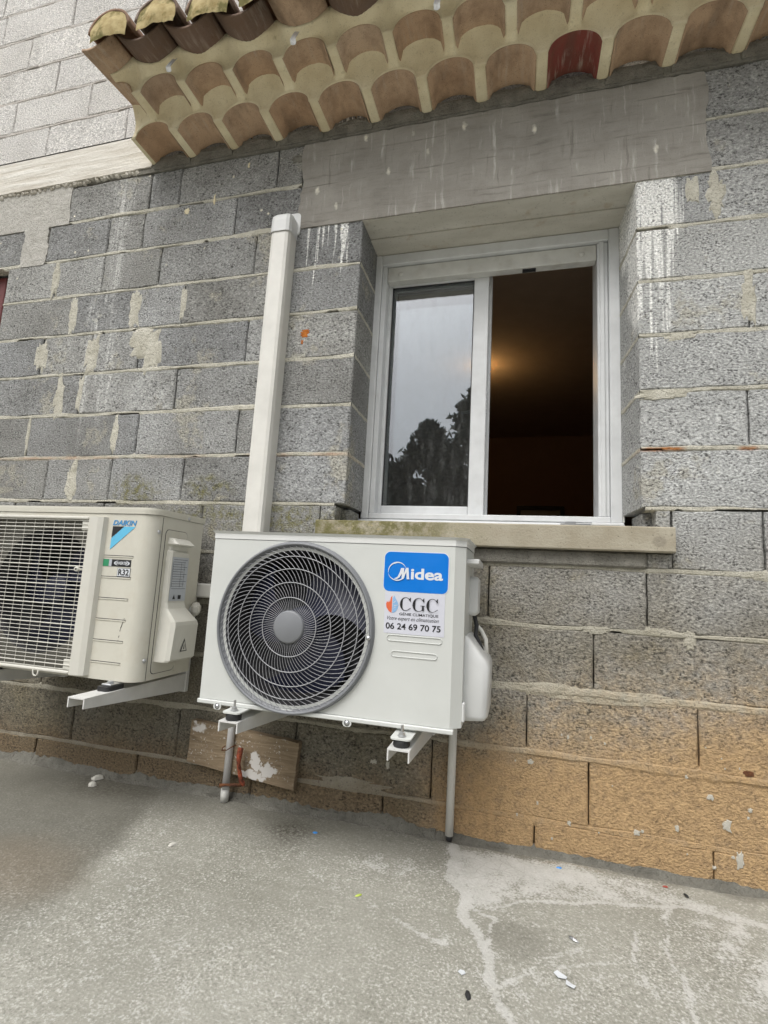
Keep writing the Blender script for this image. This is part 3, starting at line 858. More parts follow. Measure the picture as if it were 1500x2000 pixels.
def bed(k, segs, mat='mortar', step=0.012, seed=0.0, pr=1.0):
    z = 0.2 * k
    mb = MB()
    for a, b in segs:
        n = max(2, int((b - a) / step)); rows = [[] for _ in range(6)]
        for i in range(n + 1):
            x = a + (b - a) * i / n
            q = fn(x, k * 1.7 + seed, 0, 5.0); q2 = fn(x, k * 3.1, 2.0, 38.0); q3 = fn(x, k * 2.3, 6.0, 60.0)
            yf = 0.0012 - 0.0055 * max(0.0, q + 0.3) * pr + 0.0025 * q2
            h1 = 0.0108 + 0.011 * max(-0.35, fn(x, k, 9.0, 6.0)) + 0.0045 * q2
            h2 = 0.0108 + 0.011 * max(-0.35, fn(x, k, 14.0, 6.0)) + 0.0045 * q3
            if -0.95 < z < -0.55 and x > -0.25: h1 *= 1.5; h2 *= 1.5; yf -= 0.002
            if z < -0.95 and x > -0.35: yf = 0.001 + 0.001 * q2
            wv = 0.55 + 0.75 * abs(fn(x, k * 5.3, 21.0, 2.3)) * 2.0
            h1 *= wv; h2 *= 0.55 + 0.75 * abs(fn(x, k * 4.1, 27.0, 2.9)) * 2.0
            crack = fn(x, k * 2.9, 33.0, 6.5) > 0.40 and z > -0.5
            h1, h2 = max(0.003, h1), max(0.003, h2)
            if crack: h2 = -0.001 + 0.002 * q3
            for r, p in zip(rows, ((0.05, z + h1), (yf + 0.004, z + h1), (yf, z + h1 * 0.5), (yf + 0.0015 * q3, z - h2 * 0.5), (yf + 0.004, z - h2), (0.05, z - h2))):
                r.append((x, p[0], p[1]))
        mb.grid(rows, False)
    return obj('bed_joint', mb, M[mat], wall)
for k in range(-5, -1): bed(k, [(L, R)])
bed(-1, [(L, R)]); bed(0, [(L, -0.68), (0.40, R)])
for k in range(1, 6): bed(k, [(-2.53, -0.640), (0.391, R)])
bed(6, [(L, -2.45), (-2.3, -0.64), (0.391, R)]); bed(7, [(-2.196, -0.93), (0.61, R)])
for k in range(10, 16): bed(k, [(-3.3, T)], 'mortar_pale', 0.02, pr=0.6)

# the same joints on the faces of the window reveal
for k in range(1, 6):
    for xs, sg, tp in ((-0.639, 1, 0.0), (0.39, -1, -0.018)):
        rows = []
        for dz, pr_ in ((-0.011, 0.0), (-0.006, 0.0016), (0.005, 0.0016), (0.010, 0.0)):
            rows.append([(xs + tp * (j / 14) + sg * (pr_ - 0.0004 if pr_ else -0.003), 0.004 + 0.214 * j / 14, 0.2 * k + dz * (1 + 0.7 * fn(j * 0.6, k, xs + dz * 50, 1.0)) + 0.004 * fn(j * 0.4, k * 3, xs)) for j in range(15)])
        obj('reveal_joint', MB().grid(rows, False), M['mortar'], wall)

# cement smeared over upright joints and faces
def smear(x, z, w, h, mat='mortar', thick=0.0025, seed=0, name='mortar_smear'):
    n = 28; o1, o2 = [], []
    for i in range(n):
        a = 2 * math.pi * i / n
        ca, sa = math.cos(a), math.sin(a)
        ex = math.copysign(abs(ca) ** 0.6, ca); ez = math.copysign(abs(sa) ** 0.6, sa)
        k = 1.0 + 0.6 * fn(math.cos(a) * 1.3 + seed * 3.7, math.sin(a) * 1.3, seed * 1.9, 1.6) + 0.3 * fn(math.cos(a) * 3 + seed, math.sin(a) * 3, seed * 2.7, 1.9)
        o1.append((x + ex * w * 0.5 * k, 0.003, z + ez * h * 0.5 * k))
        o2.append((x + ex * w * 0.36 * k, -thick * (0.6 + 0.8 * abs(fn(i, seed, 0, 0.9))), z + ez * h * 0.42 * k))
    mb = MB(); mb.add(o1 + o2 + [(x, -thick * 1.1, z)], [(i, (i + 1) % n, n + (i + 1) % n, n + i) for i in range(n)] + [(n + i, n + (i + 1) % n, 2 * n) for i in range(n)])
    return obj(name, mb, M[mat], wall)
for i, (x, z, w, h) in enumerate([(-2.215, 1.1, 0.05, 0.19), (-2.072, 0.9, 0.06, 0.18), (-1.722, 0.9, 0.07, 0.18), (-1.462, 0.9, 0.035, 0.17),
        (-2.225, 0.7, 0.085, 0.18), (-1.93, 0.69, 0.085, 0.2), (-1.655, 0.73, 0.17, 0.13), (-1.60, 0.68, 0.09, 0.19), (-2.086, 0.48, 0.06, 0.2), (-1.964, 0.5, 0.035, 0.19),
        (-1.741, 0.31, 0.045, 0.16), (-2.234, 0.3, 0.022, 0.17), (-1.945, 0.1, 0.07, 0.19), (0.64, 1.1, 0.06, 0.15), (0.722, 0.7, 0.05, 0.18), (0.57, 1.13, 0.04, 0.10),
        (0.30, -0.603, 0.36, 0.05), (0.11, -0.598, 0.12, 0.03), (0.52, -0.41, 0.035, 0.06), (-0.64 + 0.09, -0.985, 0.3, 0.04), (-0.86, -1.0, 0.2, 0.03), (0.25, -0.40, 0.09, 0.025), (0.46, 0.385, 0.14, 0.03), (0.52, 0.59, 0.13, 0.03)]):
    smear(x, z, w, h, seed=i)
smear(-0.86, 0.709, 0.042, 0.036, 'lichen', 0.003, 31, 'lichen_patch')
smear(-0.868, 0.672, 0.014, 0.02, 'lichen', 0.0015, 33, 'lichen_patch')
for i, (x, z, w, h, m) in enumerate([(0.60, -0.93, 0.022, 0.03, 'chalk_speck'), (0.56, -0.86, 0.016, 0.016, 'chalk_speck'), (0.63, -1.02, 0.022, 0.045, 'chalk_speck'), (0.47, -0.96, 0.012, 0.016, 'chalk_speck'), (0.70, -0.80, 0.012, 0.014, 'chalk_speck'),
        (0.05, -0.83, 0.02, 0.016, 'chalk_speck'), (-0.42, -0.905, 0.014, 0.028, 'chalk_speck'), (-0.47, -0.90, 0.03, 0.014, 'chalk_speck'), (0.66, -0.88, 0.012, 0.012, 'chalk_speck'), (0.36, -0.99, 0.02, 0.014, 'chalk_speck'),
        (-0.905, 1.35, 0.012, 0.05, 'eave_mortar'), (-1.50, 1.36, 0.03, 0.03, 'eave_mortar'), (-1.36, 1.40, 0.012, 0.05, 'eave_mortar'), (-1.20, 1.545, 0.012, 0.03, 'eave_mortar'), (-0.96, 1.53, 0.06, 0.04, 'mortar_grey'), (0.66, -0.78, 0.03, 0.016, 'rust')]):
    smear(x, z, w, h, m, 0.003, 40 + i, 'splash')

rs = random.Random(5)
for i in range(26):
    x, z = rs.uniform(0.0, 0.8), rs.uniform(-1.07, -0.72); w = rs.uniform(0.004, 0.011)
    smear(x, z, w, w * rs.uniform(0.8, 1.6), 'chalk_speck', 0.002, 140 + i, 'splash')
# cast concrete
mb = MB()
def slab_face(poly_top, name, mat, x0, x1, z0, z1, y0, y1, n=60, rough=0.004):
    """block of cast concrete with an uneven outline"""
    per = [(x0 + (x1 - x0) * i / n, z0) for i in range(n)] + [(x1, z0 + (z1 - z0) * i / 20) for i in range(20)] \
        + [(x1 - (x1 - x0) * i / n, z1) for i in range(n)] + [(x0, z1 - (z1 - z0) * i / 20) for i in range(20)]
    A = [(x + (rough * fn(x, z, 3, 30) if x not in (x0, x1) else 2.2 * rough * fn(x, z, 3, 9) + rough * fn(x, z, 5, 40)), y0, z + rough * (0.25 if z == z0 else 1.0) * fn(x, z, 8, 30)) for x, z in per]
    D = [(x, y1, z) for x, z in per]
    m = len(per); mb = MB()
    mb.add(A + D, [tuple(range(m))] + [(i, (i + 1) % m, m + (i + 1) % m, m + i) for i in range(m)] + [tuple(reversed(range(m, 2 * m)))])
    return obj(name, mb, M[mat], wall)
o = slab_face(None, 'lintel', 'lintel', -0.938, 0.624, 1.190, 1.592, -0.004, 0.16, rough=0.008)
o['label'] = 'cast concrete lintel with lime runs above the window'
# soffit of the lintel inside the opening: two boards' width of concrete
mb = MB(); mb.cbox(-0.70, 0.45, 0.004, 0.118, 1.1905, 1.40, 0.002); 
obj('lintel_soffit', MB().box(-0.66, 0.41, 0.002, 0.115, 1.187, 1.20), M['soffit'], wall)
obj('lintel_soffit', MB().box(-0.66, 0.41, 0.119, 0.26, 1.184, 1.20), M['soffit'], wall)
slab_face(None, 'mortar_band', 'mortar_grey', -1.80, R, 1.594, 1.668, -0.008, 0.1, 120, 0.008)
slab_face(None, 'concrete_band', 'band', -3.2, -1.722, 1.622, 1.806, -0.014, 0.15, 110, 0.012)['label'] = 'rough whitewashed concrete band under the pale upper blocks'
slab_face(None, 'concrete_patch', 'patch', -2.95, -2.19, 1.395, 1.62, -0.003, 0.15, 40, 0.009)
slab_face(None, 'concrete_patch', 'patch', -2.455, -2.298, 1.19, 1.396, -0.0035, 0.15, 14, 0.010)
# flaking underside of the white band
for i in range(46):
    x = -2.75 + i * 0.021 + rnd.uniform(-0.008, 0.008)
    if x > -1.78: break
    smear(x, 1.618 + rnd.uniform(-0.01, 0.006), rnd.uniform(0.012, 0.03), rnd.uniform(0.01, 0.026), 'band', 0.012, 80 + i, 'flake')
# window sill
mb = MB(); pr = [(-0.04, -0.068), (-0.036, -0.064), (0.03, -0.062), (0.26, -0.055), (0.26, -0.143), (-0.036, -0.145), (-0.04, -0.141)]
mb.prism(pr, -0.735, 0.476, 'x')
obj('window_sill', mb, M['sill'], wall)['label'] = 'concrete window sill, mossy at its left end'

# ------------------------------------------------------------------ tiled eave (two rows of arches and the roof tiles)
eave = thing('tiled_eave', 'two scalloped rows of terracotta tiles under the roof edge', 'eave', (-0.2, -0.1, 1.63))
PT, XA, XB = 0.2217, -1.606, 2.36
Z1, Z2, RISE, HW, TH = 1.634, 1.727, 0.062, 0.0865, 0.008
Y1, Y2 = -0.153, -0.268
def arch(dx, hw=HW, rise=RISE): 
    t = min(1.0, abs(dx) / hw); return rise * math.sqrt(max(0.0, 1 - t ** 2.05))
def zl(x, c0, zb):
    dx = (x - c0 + PT / 2) % PT - PT / 2
    return zb + (arch(dx, HW + TH * 0.25, RISE + TH * 0.6) if abs(dx) < HW + TH * 0.25 else 0.0)
def canal_z(x, y):
    dx = (x - (XA + PT / 2) + PT / 2) % PT - PT / 2
    return 1.786 + 0.14 * (y + 0.41) + 0.052 * (abs(dx) / 0.105) ** 2
C2 = XA + PT / 2
cols = []
x = -1.716
while x < XB:
    cols.append(x); x += 0.0055
prof_rows = []
for x in cols:
    a, b = zl(x, XA, Z1), zl(x, C2, Z2)
    k = canal_z(x, -0.305)
    p = [(0.02, a), (-0.08, a), (Y1, a)]
    for t in (0.15, 0.35, 0.6, 0.85, 1.0):
        nz = 0.004 * fn(x, t, 0, 14.0) + 0.002 * fn(x, t * 2, 3, 50.0)
        p.append((Y1 + (-0.022) * t ** 1.8 + 0.016 * math.sin(math.pi * t) * (b - a) / 0.12 + nz, a + (b - a) * t))
    p += [(-0.22, b), (Y2, b)]
    for t in (0.15, 0.35, 0.6, 0.85, 1.0):
        nz = 0.004 * fn(x, t, 5, 14.0) + 0.002 * fn(x, t * 2, 8, 50.0)
        p.append((Y2 + (-0.037) * t ** 1.8 + 0.018 * math.sin(math.pi * t) * (k - b) / 0.12 + nz, b + (k - b) * t))
    p += [(-0.2, canal_z(x, -0.2) - 0.002), (0.02, canal_z(x, 0.02) - 0.002)]
    prof_rows.append([(x, q[0], q[1]) for q in p])
mb = MB(); mb.grid(prof_rows, True)
mb.add(prof_rows[0], [tuple(range(len(prof_rows[0])))])
obj('eave_mortar', mb, M['eave_mortar'], eave)

rt = random.Random(11)
def arch_tile(cx, zb, y0, y1, mat, half=0):
    n = 14; jx, jz, tw = rt.uniform(-0.0015, 0.0015), rt.uniform(-0.001, 0.002), rt.uniform(-0.001, 0.001)
    sec_i, sec_o = [], []
    for i in range(n + 1):
        t = -1 + 2 * i / n
        if half < 0 and t > 0.999: break
        dx = t * HW
        sec_i.append((dx, arch(dx))); 
        do = t * (HW + TH * 0.6)
        sec_o.append((do, arch(do, HW + TH * 0.6, RISE + TH * 0.9)))
    rows = []
    for y, s in ((y0, 1.0), (y1, 0.97)):
        tx = tw * (1 if y == y0 else 0)
        rows.append([(cx + jx + tx + p[0] * s, y, zb + jz + p[1] * s - 0.001) for p in sec_i] + [(cx + jx + tx + p[0] * s, y, zb + jz + p[1] * s - 0.001) for p in reversed(sec_o)])
    m = len(rows[0]); mb = MB()
    mb.add(rows[0] + rows[1], [(i, (i + 1) % m, m + (i + 1) % m, m + i) for i in range(m)] + [(i, i + 1, m - 2 - i, m - 1 - i) for i in range(n)], True)
    return obj('eave_tile', mb, M[mat], eave)
i = 0
while XA + i * PT < XB - 0.1:
    cx = XA + i * PT
    t = arch_tile(cx, Z1, Y1 + 0.004, 0.01, 'tile_red' if i == 8 else 'tile')
    if i == 8: t['label'] = 'dark red eave tile among brown ones'
    if C2 + i * PT < XB - 0.1: arch_tile(C2 + i * PT, Z2, Y2 + 0.004, -0.12, 'tile')
    # mortar closing the back of the arch against the wall
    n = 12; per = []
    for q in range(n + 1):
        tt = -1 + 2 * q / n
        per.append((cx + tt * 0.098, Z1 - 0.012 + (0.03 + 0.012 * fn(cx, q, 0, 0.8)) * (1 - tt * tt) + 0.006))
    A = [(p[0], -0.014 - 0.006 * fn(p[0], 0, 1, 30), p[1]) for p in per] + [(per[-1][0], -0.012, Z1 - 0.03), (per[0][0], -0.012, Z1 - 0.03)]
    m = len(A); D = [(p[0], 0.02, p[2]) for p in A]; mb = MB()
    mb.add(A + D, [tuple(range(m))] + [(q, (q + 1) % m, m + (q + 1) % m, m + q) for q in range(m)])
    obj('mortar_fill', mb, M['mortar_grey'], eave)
    i += 1
# left half arch of the second row
hb = MB(); n = 7; rows = []
for y in (Y2 - 0.003, -0.13):
    s1 = [(C2 - PT + q / n * HW, y, Z2 + arch(q / n * HW) - 0.001) for q in range(n + 1)]
    s2 = [(C2 - PT + q / n * (HW + 0.006), y, Z2 + arch(q / n * HW) + TH * 0.8) for q in range(n + 1)]
    rows.append(s1 + s2[::-1])
m = len(rows[0]); hb.add(rows[0] + rows[1], [(q, (q + 1) % m, m + (q + 1) % m, m + q) for q in range(m)] + [(q, q + 1, m - 2 - q, m - 1 - q) for q in range(n)], True)
obj('eave_tile', hb, M['tile'], eave)

# roof tiles: channels below, covers above, plugged with mortar
roof = thing('roof_tiles', 'weathered curved roof tiles along the edge above the eave', 'roof tiles', (-0.2, -0.2, 1.85))
i = -1
while XA + PT / 2 + i * PT < XB:
    cx = XA + PT / 2 + i * PT; n = 12; jz = rt.uniform(-0.004, 0.004); yf = -0.405 + rt.uniform(-0.01, 0.008)
    t0 = -0.36 if i == -1 else -1.0
    lo, up = [], []
    for q in range(n + 1):
        t = t0 + (1 - t0) * q / n
        lo.append((t * 0.106, 0.052 * (t * 1.01) ** 2)); up.append((t * 0.100, 0.052 * (t * 1.0) ** 2 + 0.012))
    rows = []
    for y in (yf, 0.0):
        s = 1.0 if y == yf else 0.94
        zz = 1.786 + 0.14 * (y + 0.41) + jz
        rows.append([(cx + p[0] * s, y, zz + p[1]) for p in lo] + [(cx + p[0] * s, y, zz + p[1]) for p in reversed(up)])
    m = len(rows[0]); mb = MB()
    mb.add(rows[0] + rows[1], [(q, (q + 1) % m, m + (q + 1) % m, m + q) for q in range(m)] + [(q, q + 1, m - 2 - q, m - 1 - q) for q in range(n)], True)
    obj('channel_tile', mb, M['tile'] if i in (-1, 3, 5) else M['tile_dark'], roof)
    # cover tile to the left of this channel
    ox = cx + PT / 2; R1, R2, yf2 = 0.100, 0.088, -0.430 + rt.uniform(-0.008, 0.008)
    zb = 1.834 + jz
    rows = []
    for y in (yf2, -0.02):
        s = 1.0 if y == yf2 else 0.9
        z0 = zb + 0.14 * (y + 0.41)
        out = [(ox + R1 * s * math.cos(math.pi * q / 16), y, z0 + R1 * 0.92 * s * math.sin(math.pi * q / 16)) for q in range(17)]
        inn = [(ox + R2 * s * math.cos(math.pi * q / 16), y, z0 + R2 * 0.92 * s * math.sin(math.pi * q / 16)) for q in range(17)]
        rows.append(out + inn[::-1])
    m = len(rows[0]); mb = MB()
    mb.add(rows[0] + rows[1], [(q, (q + 1) % m, m + (q + 1) % m, m + q) for q in range(m)] + [(q, q + 1, m - 2 - q, m - 1 - q) for q in range(16)], True)
    obj('cover_tile', mb, M['tile_dark'], roof)
    # mortar plug: fills the cover's mouth and sags over the channel rims
    rows = []
    for j in range(9):
        v = j / 8; r = []
        for q in range(17):
            u = -1 + 2 * q / 16
            top = 0.084 * 0.92 * math.sqrt(max(0.0, 1 - u * u * 0.985)); bot = -0.050 + 0.012 * (1 - abs(u)) + 0.008 * fn(cx, u * 3, 2, 1.5)
            z = zb + bot + (top - bot) * v
            bul = (1 - u * u) * math.sin(math.pi * min(1, v + 0.12)) * 0.02
            r.append((ox + u * 0.087 * (0.97 + 0.03 * v), yf2 + 0.001 - bul * 0.6 + 0.006 * fn(ox + u * 0.08, z, 1, 22.0), z))
        rows.append(r)
    mb = MB(); mb.grid(rows, True)
    obj('mortar_plug', mb, M['moss_mortar'], roof)
    i += 1
    if i > 19: break
# metal clips tucked under the roof tiles
for i, (cx, cy, cz) in enumerate([(-1.385, -0.33, 1.715), (-0.84, -0.33, 1.70), (-0.30, -0.33, 1.70)]):
    mb = MB(); w = 0.011
    pts = [(0.02, 0.075), (0.0, 0.03), (-0.012, 0.0), (-0.004, -0.012)]
    rows = [[(cx + s * w, cy + p[0] + (0.0 if abs(s) > 0.5 else 0.004), cz + p[1]) for s in (-1, -0.4, 0.4, 1)] for p in pts]
    back = [[(p[0], p[1] + 0.0015, p[2]) for p in r] for r in rows]
    mb.grid(rows, False); mb.grid(back, False, True)
    o = obj('metal_clip', mb, M['clip'])
    tag(o, ['shiny metal clip hanging under the leftmost roof tiles', 'shiny metal clip under the eave above the trunking', 'shiny metal clip at the top edge above the window'][i], 'clip', 'clips under the roof tiles')
# ------------------------------------------------------------------ room behind the window
def struct(name, mb, mat): return tag(obj(name, mb, M[mat]), kind='structure')
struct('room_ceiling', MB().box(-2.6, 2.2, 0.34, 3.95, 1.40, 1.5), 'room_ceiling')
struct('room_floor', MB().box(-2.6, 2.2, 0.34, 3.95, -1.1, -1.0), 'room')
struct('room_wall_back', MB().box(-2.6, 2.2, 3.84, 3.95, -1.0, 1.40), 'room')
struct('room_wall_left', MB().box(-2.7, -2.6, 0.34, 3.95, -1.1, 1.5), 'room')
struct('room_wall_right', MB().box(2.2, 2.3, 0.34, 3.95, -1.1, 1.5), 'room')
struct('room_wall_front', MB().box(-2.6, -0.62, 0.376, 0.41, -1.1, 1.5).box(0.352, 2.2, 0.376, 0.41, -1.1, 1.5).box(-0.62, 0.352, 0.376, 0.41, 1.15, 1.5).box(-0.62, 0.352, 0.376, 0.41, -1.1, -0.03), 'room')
pf = thing('picture_frame', 'thin dark picture frame on the room wall seen through the open window', 'picture frame', (0.22, 3.83, 0.2))
mb = MB()
for b in ((-0.02, 0.47, 0.58, 0.62), (-0.02, 0.47, 0.1, 0.14), (-0.02, 0.02, 0.14, 0.58), (0.43, 0.47, 0.14, 0.58)): mb.box(b[0], b[1], 3.80, 3.838, b[2], b[3])
obj('frame', mb, M['black'], pf); obj('picture', MB().box(0.02, 0.43, 3.82, 3.836, 0.14, 0.58), M['plate_grey'], pf)
lampo = thing('ceiling_lamp', 'warm ceiling lamp lit in the room behind the window mullion', 'lamp', (-0.30, 1.95, 1.40))
obj('ceiling_rose', MB().lathe((-0.30, 1.95, 1.39), [(0.0, -0.02), (0.05, -0.018), (0.06, 0.009)], 20, 'z'), M['white_plastic'], lampo)
obj('stem', MB().tube([(-0.30, 1.95, 1.37), (-0.30, 1.95, 1.27)], 0.008), M['zinc'], lampo)
obj('bulb', MB().lathe((-0.30, 1.95, 1.22), [(0.0, -0.04), (0.03, -0.03), (0.038, 0.0), (0.025, 0.035), (0.012, 0.055)], 16, 'z'), M['lampglow'], lampo)
ld = bpy.data.lights.new('lamp_light', 'POINT'); ld.energy = 1.0; ld.color = (1.0, 0.6, 0.24); ld.shadow_soft_size = 0.04
lo = bpy.data.objects.new('lamp_light', ld); C.objects.link(lo); lo.parent = lampo; lo.location = (-0.03, -0.05, -0.11)

# dark red shutter of the neighbouring window at the left edge of the picture
sh = thing('red_shutter', 'dark red shutter edge in the opening at the far left', 'shutter', (-2.75, 0.06, 0.2))
mb = MB()
for i in range(5): mb.cbox(-2.95 + i * 0.088, -2.95 + i * 0.088 + 0.084, 0.05, 0.08, 0.2, 1.19, 0.004)
obj('shutter_boards', mb, M['shutter_red'], sh)

# ------------------------------------------------------------------ sliding window
win = thing('sliding_window', 'white sliding window with its right half open', 'window', (-0.13, 0.25, -0.02))
FY = 0.222
def bar(name, x0, x1, z0, z1, y0, y1, parent, mat='pvc', c=0.003): return obj(name, MB().cbox(x0, x1, y0, y1, z0, z1, c), M[mat], parent)
fr = obj('frame', MB().cbox(-0.645, -0.612, FY, 0.375, -0.022, 1.182, 0.003).cbox(0.334, 0.374, FY, 0.375, -0.022, 1.182, 0.003)
         .cbox(-0.6115, 0.3335, FY + 0.001, 0.375, 1.134, 1.1815, 0.003).cbox(-0.6115, 0.3335, FY + 0.001, 0.375, -0.0215, 0.002, 0.003), M['pvc'], win)
obj('inner_frame', MB().cbox(-0.611, -0.590, FY + 0.012, 0.37, 0.003, 1.132, 0.002).cbox(0.2925, 0.333, FY + 0.014, 0.37, 0.003, 1.132, 0.003).cbox(0.301, 0.318, FY + 0.006, FY + 0.02, 0.003, 1.132, 0.002), M['pvc'], fr)
tr = bar('transom', -0.589, 0.291, 1.062, 1.131, FY + 0.02, 0.284, win, 'pvc_old')
for x in (-0.53, 0.235):
    obj('cap', MB().lathe((x, FY + 0.0195, 1.094), [(0.0, -0.002), (0.010, -0.002), (0.0115, 0.0), (0.0115, 0.002)], 20), M['pvc_old'], tr)
obj('latch_plate', MB().box(0.0, 0.055, FY + 0.03, FY + 0.05, 1.057, 1.0615), M['black'], tr)
def sash(x0, x1, y0, y1, z0, z1, l, r, b, t, lab=None):
    s = bpy.data.objects.new('sash', None); C.objects.link(s); s.parent = win; s.location = (0, 0, 0)
    if lab: s['label'] = lab
    bar('stile', x0, x0 + l, z0, z1, y0, y1, s); bar('stile', x1 - r, x1, z0, z1, y0, y1, s)
    bar('rail', x0 + l + 0.0005, x1 - r - 0.0005, z0, z0 + b, y0 + 0.0008, y1, s); bar('rail', x0 + l + 0.0005, x1 - r - 0.0005, z1 - t, z1, y0 + 0.0008, y1, s)
    ym = (y0 + y1) / 2
    obj('pane', MB().box(x0 + l - 0.004, x1 - r + 0.004, ym - 0.002, ym + 0.002, z0 + b - 0.004, z1 - t + 0.004), M['glass'], s)
    mb = MB()
    for q in ((x0 + l, x0 + l + 0.004, z0 + b, z1 - t), (x1 - r - 0.004, x1 - r, z0 + b, z1 - t)): mb.box(q[0] - 0.0005, q[1], ym - 0.008, ym - 0.003, q[2], q[3])
    mb.box(x0 + l + 0.004, x1 - r - 0.004, ym - 0.008, ym - 0.003, z0 + b - 0.0005, z0 + b + 0.004).box(x0 + l + 0.004, x1 - r - 0.004, ym - 0.008, ym - 0.003, z1 - t - 0.004, z1 - t + 0.0005)
    obj('gasket', mb, M['black'], s)
    return s
s1 = sash(-0.606, -0.139, 0.285, 0.325, 0.004, 1.098, 0.030, 0.064, 0.040, 0.036, 'closed outer sash on the left')
s2 = sash(-0.595, -0.128, 0.331, 0.366, 0.004, 1.098, 0.030, 0.058, 0.040, 0.036, 'inner sash slid behind the left one')
obj('handle', MB().tube([(-0.252, 0.385, 0.483), (-0.196, 0.388, 0.489), (-0.155, 0.385, 0.489), (-0.137, 0.38, 0.487)], [0.006, 0.009, 0.010, 0.007], 10), M['pvc'], s2)
obj('lock_plate', MB().box(-0.1389, -0.1375, 0.296, 0.312, 0.34, 0.56).box(-0.1389, -0.1368, 0.299, 0.309, 0.37, 0.40), M['zinc'], s1)
obj('sill_strip', MB().prism([(0.165, -0.052), (0.165, -0.047), (FY - 0.001, -0.024), (0.26, -0.024), (0.26, -0.050)], -0.655, 0.376, 'x'), M['pvc'], win)
obj('sealant', MB().cbox(0.3745, 0.380, FY - 0.004, 0.26, -0.02, 1.183, 0.0015), M['pvc_old'], win)
mb = MB().box(0.14, 0.245, 0.02, 0.09, -0.058, -0.052).box(0.155, 0.19, 0.03, 0.07, -0.052, -0.044)
tag(obj('metal_scrap', mb, M['zinc']), 'grey metal strip scrap lying on the window sill', 'scrap')
tag(obj('plastic_scrap', MB().cbox(0.235, 0.335, -0.01, 0.05, -0.061, -0.051, 0.002), M['pvc']), 'white plastic strip scrap at the right end of the window sill', 'scrap')

# ------------------------------------------------------------------ trunking
tk = thing('cable_trunking', 'tall ivory cable trunking on the wall above the new unit', 'trunking', (-0.985, -0.03, -0.7))
def lean(z): return 0.0075 * (z + 0.1)
mb = MB(); rows = []
sec = [(-0.043, 0.0), (-0.043, -0.052), (-0.038, -0.066), (-0.026, -0.071), (0.026, -0.071), (0.038, -0.066), (0.043, -0.052), (0.043, 0.0)]
for z in (-0.70, 1.150): rows.append([(-0.9855 + lean(z) + p[0], p[1], z) for p in sec])
mb.grid(rows, False); mb.add(rows[1], [tuple(range(8))])
obj('trunk', mb, M['trunk'], tk)
rows = []
for z, k, d in ((1.135, 1.06, 0.0), (1.185, 1.06, 0.0), (1.208, 1.03, 0.004), (1.222, 0.94, 0.016), (1.228, 0.8, 0.034)):
    rows.append([(-0.976 + p[0] * k, min(0.0, p[1] * 1.06 + (d if p[1] < -0.03 else 0)), z) for p in sec])
mb = MB().grid(rows, False); mb.add(rows[-1], [tuple(range(8))])
cap = obj('end_cap', mb, M['white_plastic'], tk)
obj('cap_flange', MB().prism(rrect(-1.03, -0.918, 1.16, 1.262, 0.018), -0.006, 0.0, 'y'), M['white_plastic'], cap)
tk2 = thing('cable_trunking', 'short horizontal trunking between the two outdoor units', 'trunking', (-1.12, -0.03, -0.35))
obj('trunk', MB().cbox(-1.235, -0.96, -0.058, 0.0, -0.380, -0.326, 0.006), M['trunk'], tk2)
obj('elbow', MB().cbox(-1.262, -1.225, -0.062, 0.0, -0.386, -0.320, 0.01), M['trunk'], tk2)

# ------------------------------------------------------------------ shared: steel panel with a round hole
def holed_panel(x0, x1, z0, z1, c, R, y, depth=0.002, n=72):
    ang = sorted(set([2 * math.pi * i / n for i in range(n)] + [math.atan2(zz - c[1], xx - c[0]) % (2 * math.pi) for xx in (x0, x1) for zz in (z0, z1)]))
    I, O = [], []
    for a in ang:
        ca, sa = math.cos(a), math.sin(a)
        t = min((x1 - c[0]) / ca if ca > 1e-9 else ((x0 - c[0]) / ca if ca < -1e-9 else 1e9), (z1 - c[1]) / sa if sa > 1e-9 else ((z0 - c[1]) / sa if sa < -1e-9 else 1e9))
        I.append((c[0] + R * ca, y, c[1] + R * sa)); O.append((c[0] + t * ca, y, c[1] + t * sa))
    m = len(ang); mb = MB()
    mb.add(I + O, [(i, (i + 1) % m, m + (i + 1) % m, m + i) for i in range(m)])
    return mb
def screw(c, parent, axis='y', r=0.0065, mat='zinc'):
    s = -1 if axis == 'y' else 1
    return obj('screw', MB().lathe(c, [(0.0, s * 0.004), (r * 0.7, s * 0.0035), (r, 0.0), (r * 1.3, 0.0), (r * 1.3, -s * 0.002)], 14, axis), M[mat], parent)
def fan_inside(t, c, y, R, depth):
    obj('shroud', MB().lathe((c[0], y, c[1]), [(R + 0.012, 0.0), (R, 0.010), (R - 0.004, 0.03), (R - 0.004, depth), (0.0, depth)], 56), M['dark_in'], t)
    obj('heat_exchanger', MB().box(c[0] - R * 0.7, c[0] + R * 0.7, y + depth - 0.006, y + depth - 0.003, c[1] - R * 0.7, c[1] + R * 0.7), M['fin'], t)
    f = obj('fan', MB().lathe((c[0], y + 0.05, c[1]), [(0.0, -0.01), (0.04, -0.008), (0.055, 0.0), (0.06, 0.06)], 28), M['fan'], t)
    for b in range(3):
        rows = []
        for j in range(9):
            r = 0.05 + (R - 0.02 - 0.05) * j / 8; row = []
            for q in range(9):
                a = 2 * math.pi * b / 3 + 0.5 + (q / 8) * (1.35 - 0.1 * j / 8) - 0.55 * (j / 8) ** 1.4
                row.append((c[0] + r * math.cos(a), y + 0.045 + 0.065 * q / 8 + 0.01 * math.sin(q / 8 * math.pi), c[1] + r * math.sin(a)))
            rows.append(row)
        back = [[(p[0], p[1] + 0.004, p[2]) for p in r] for r in rows]
        mb = MB().grid(rows, True); mb.grid(back, True, True)
        obj('blade', mb, M['fan'], f)

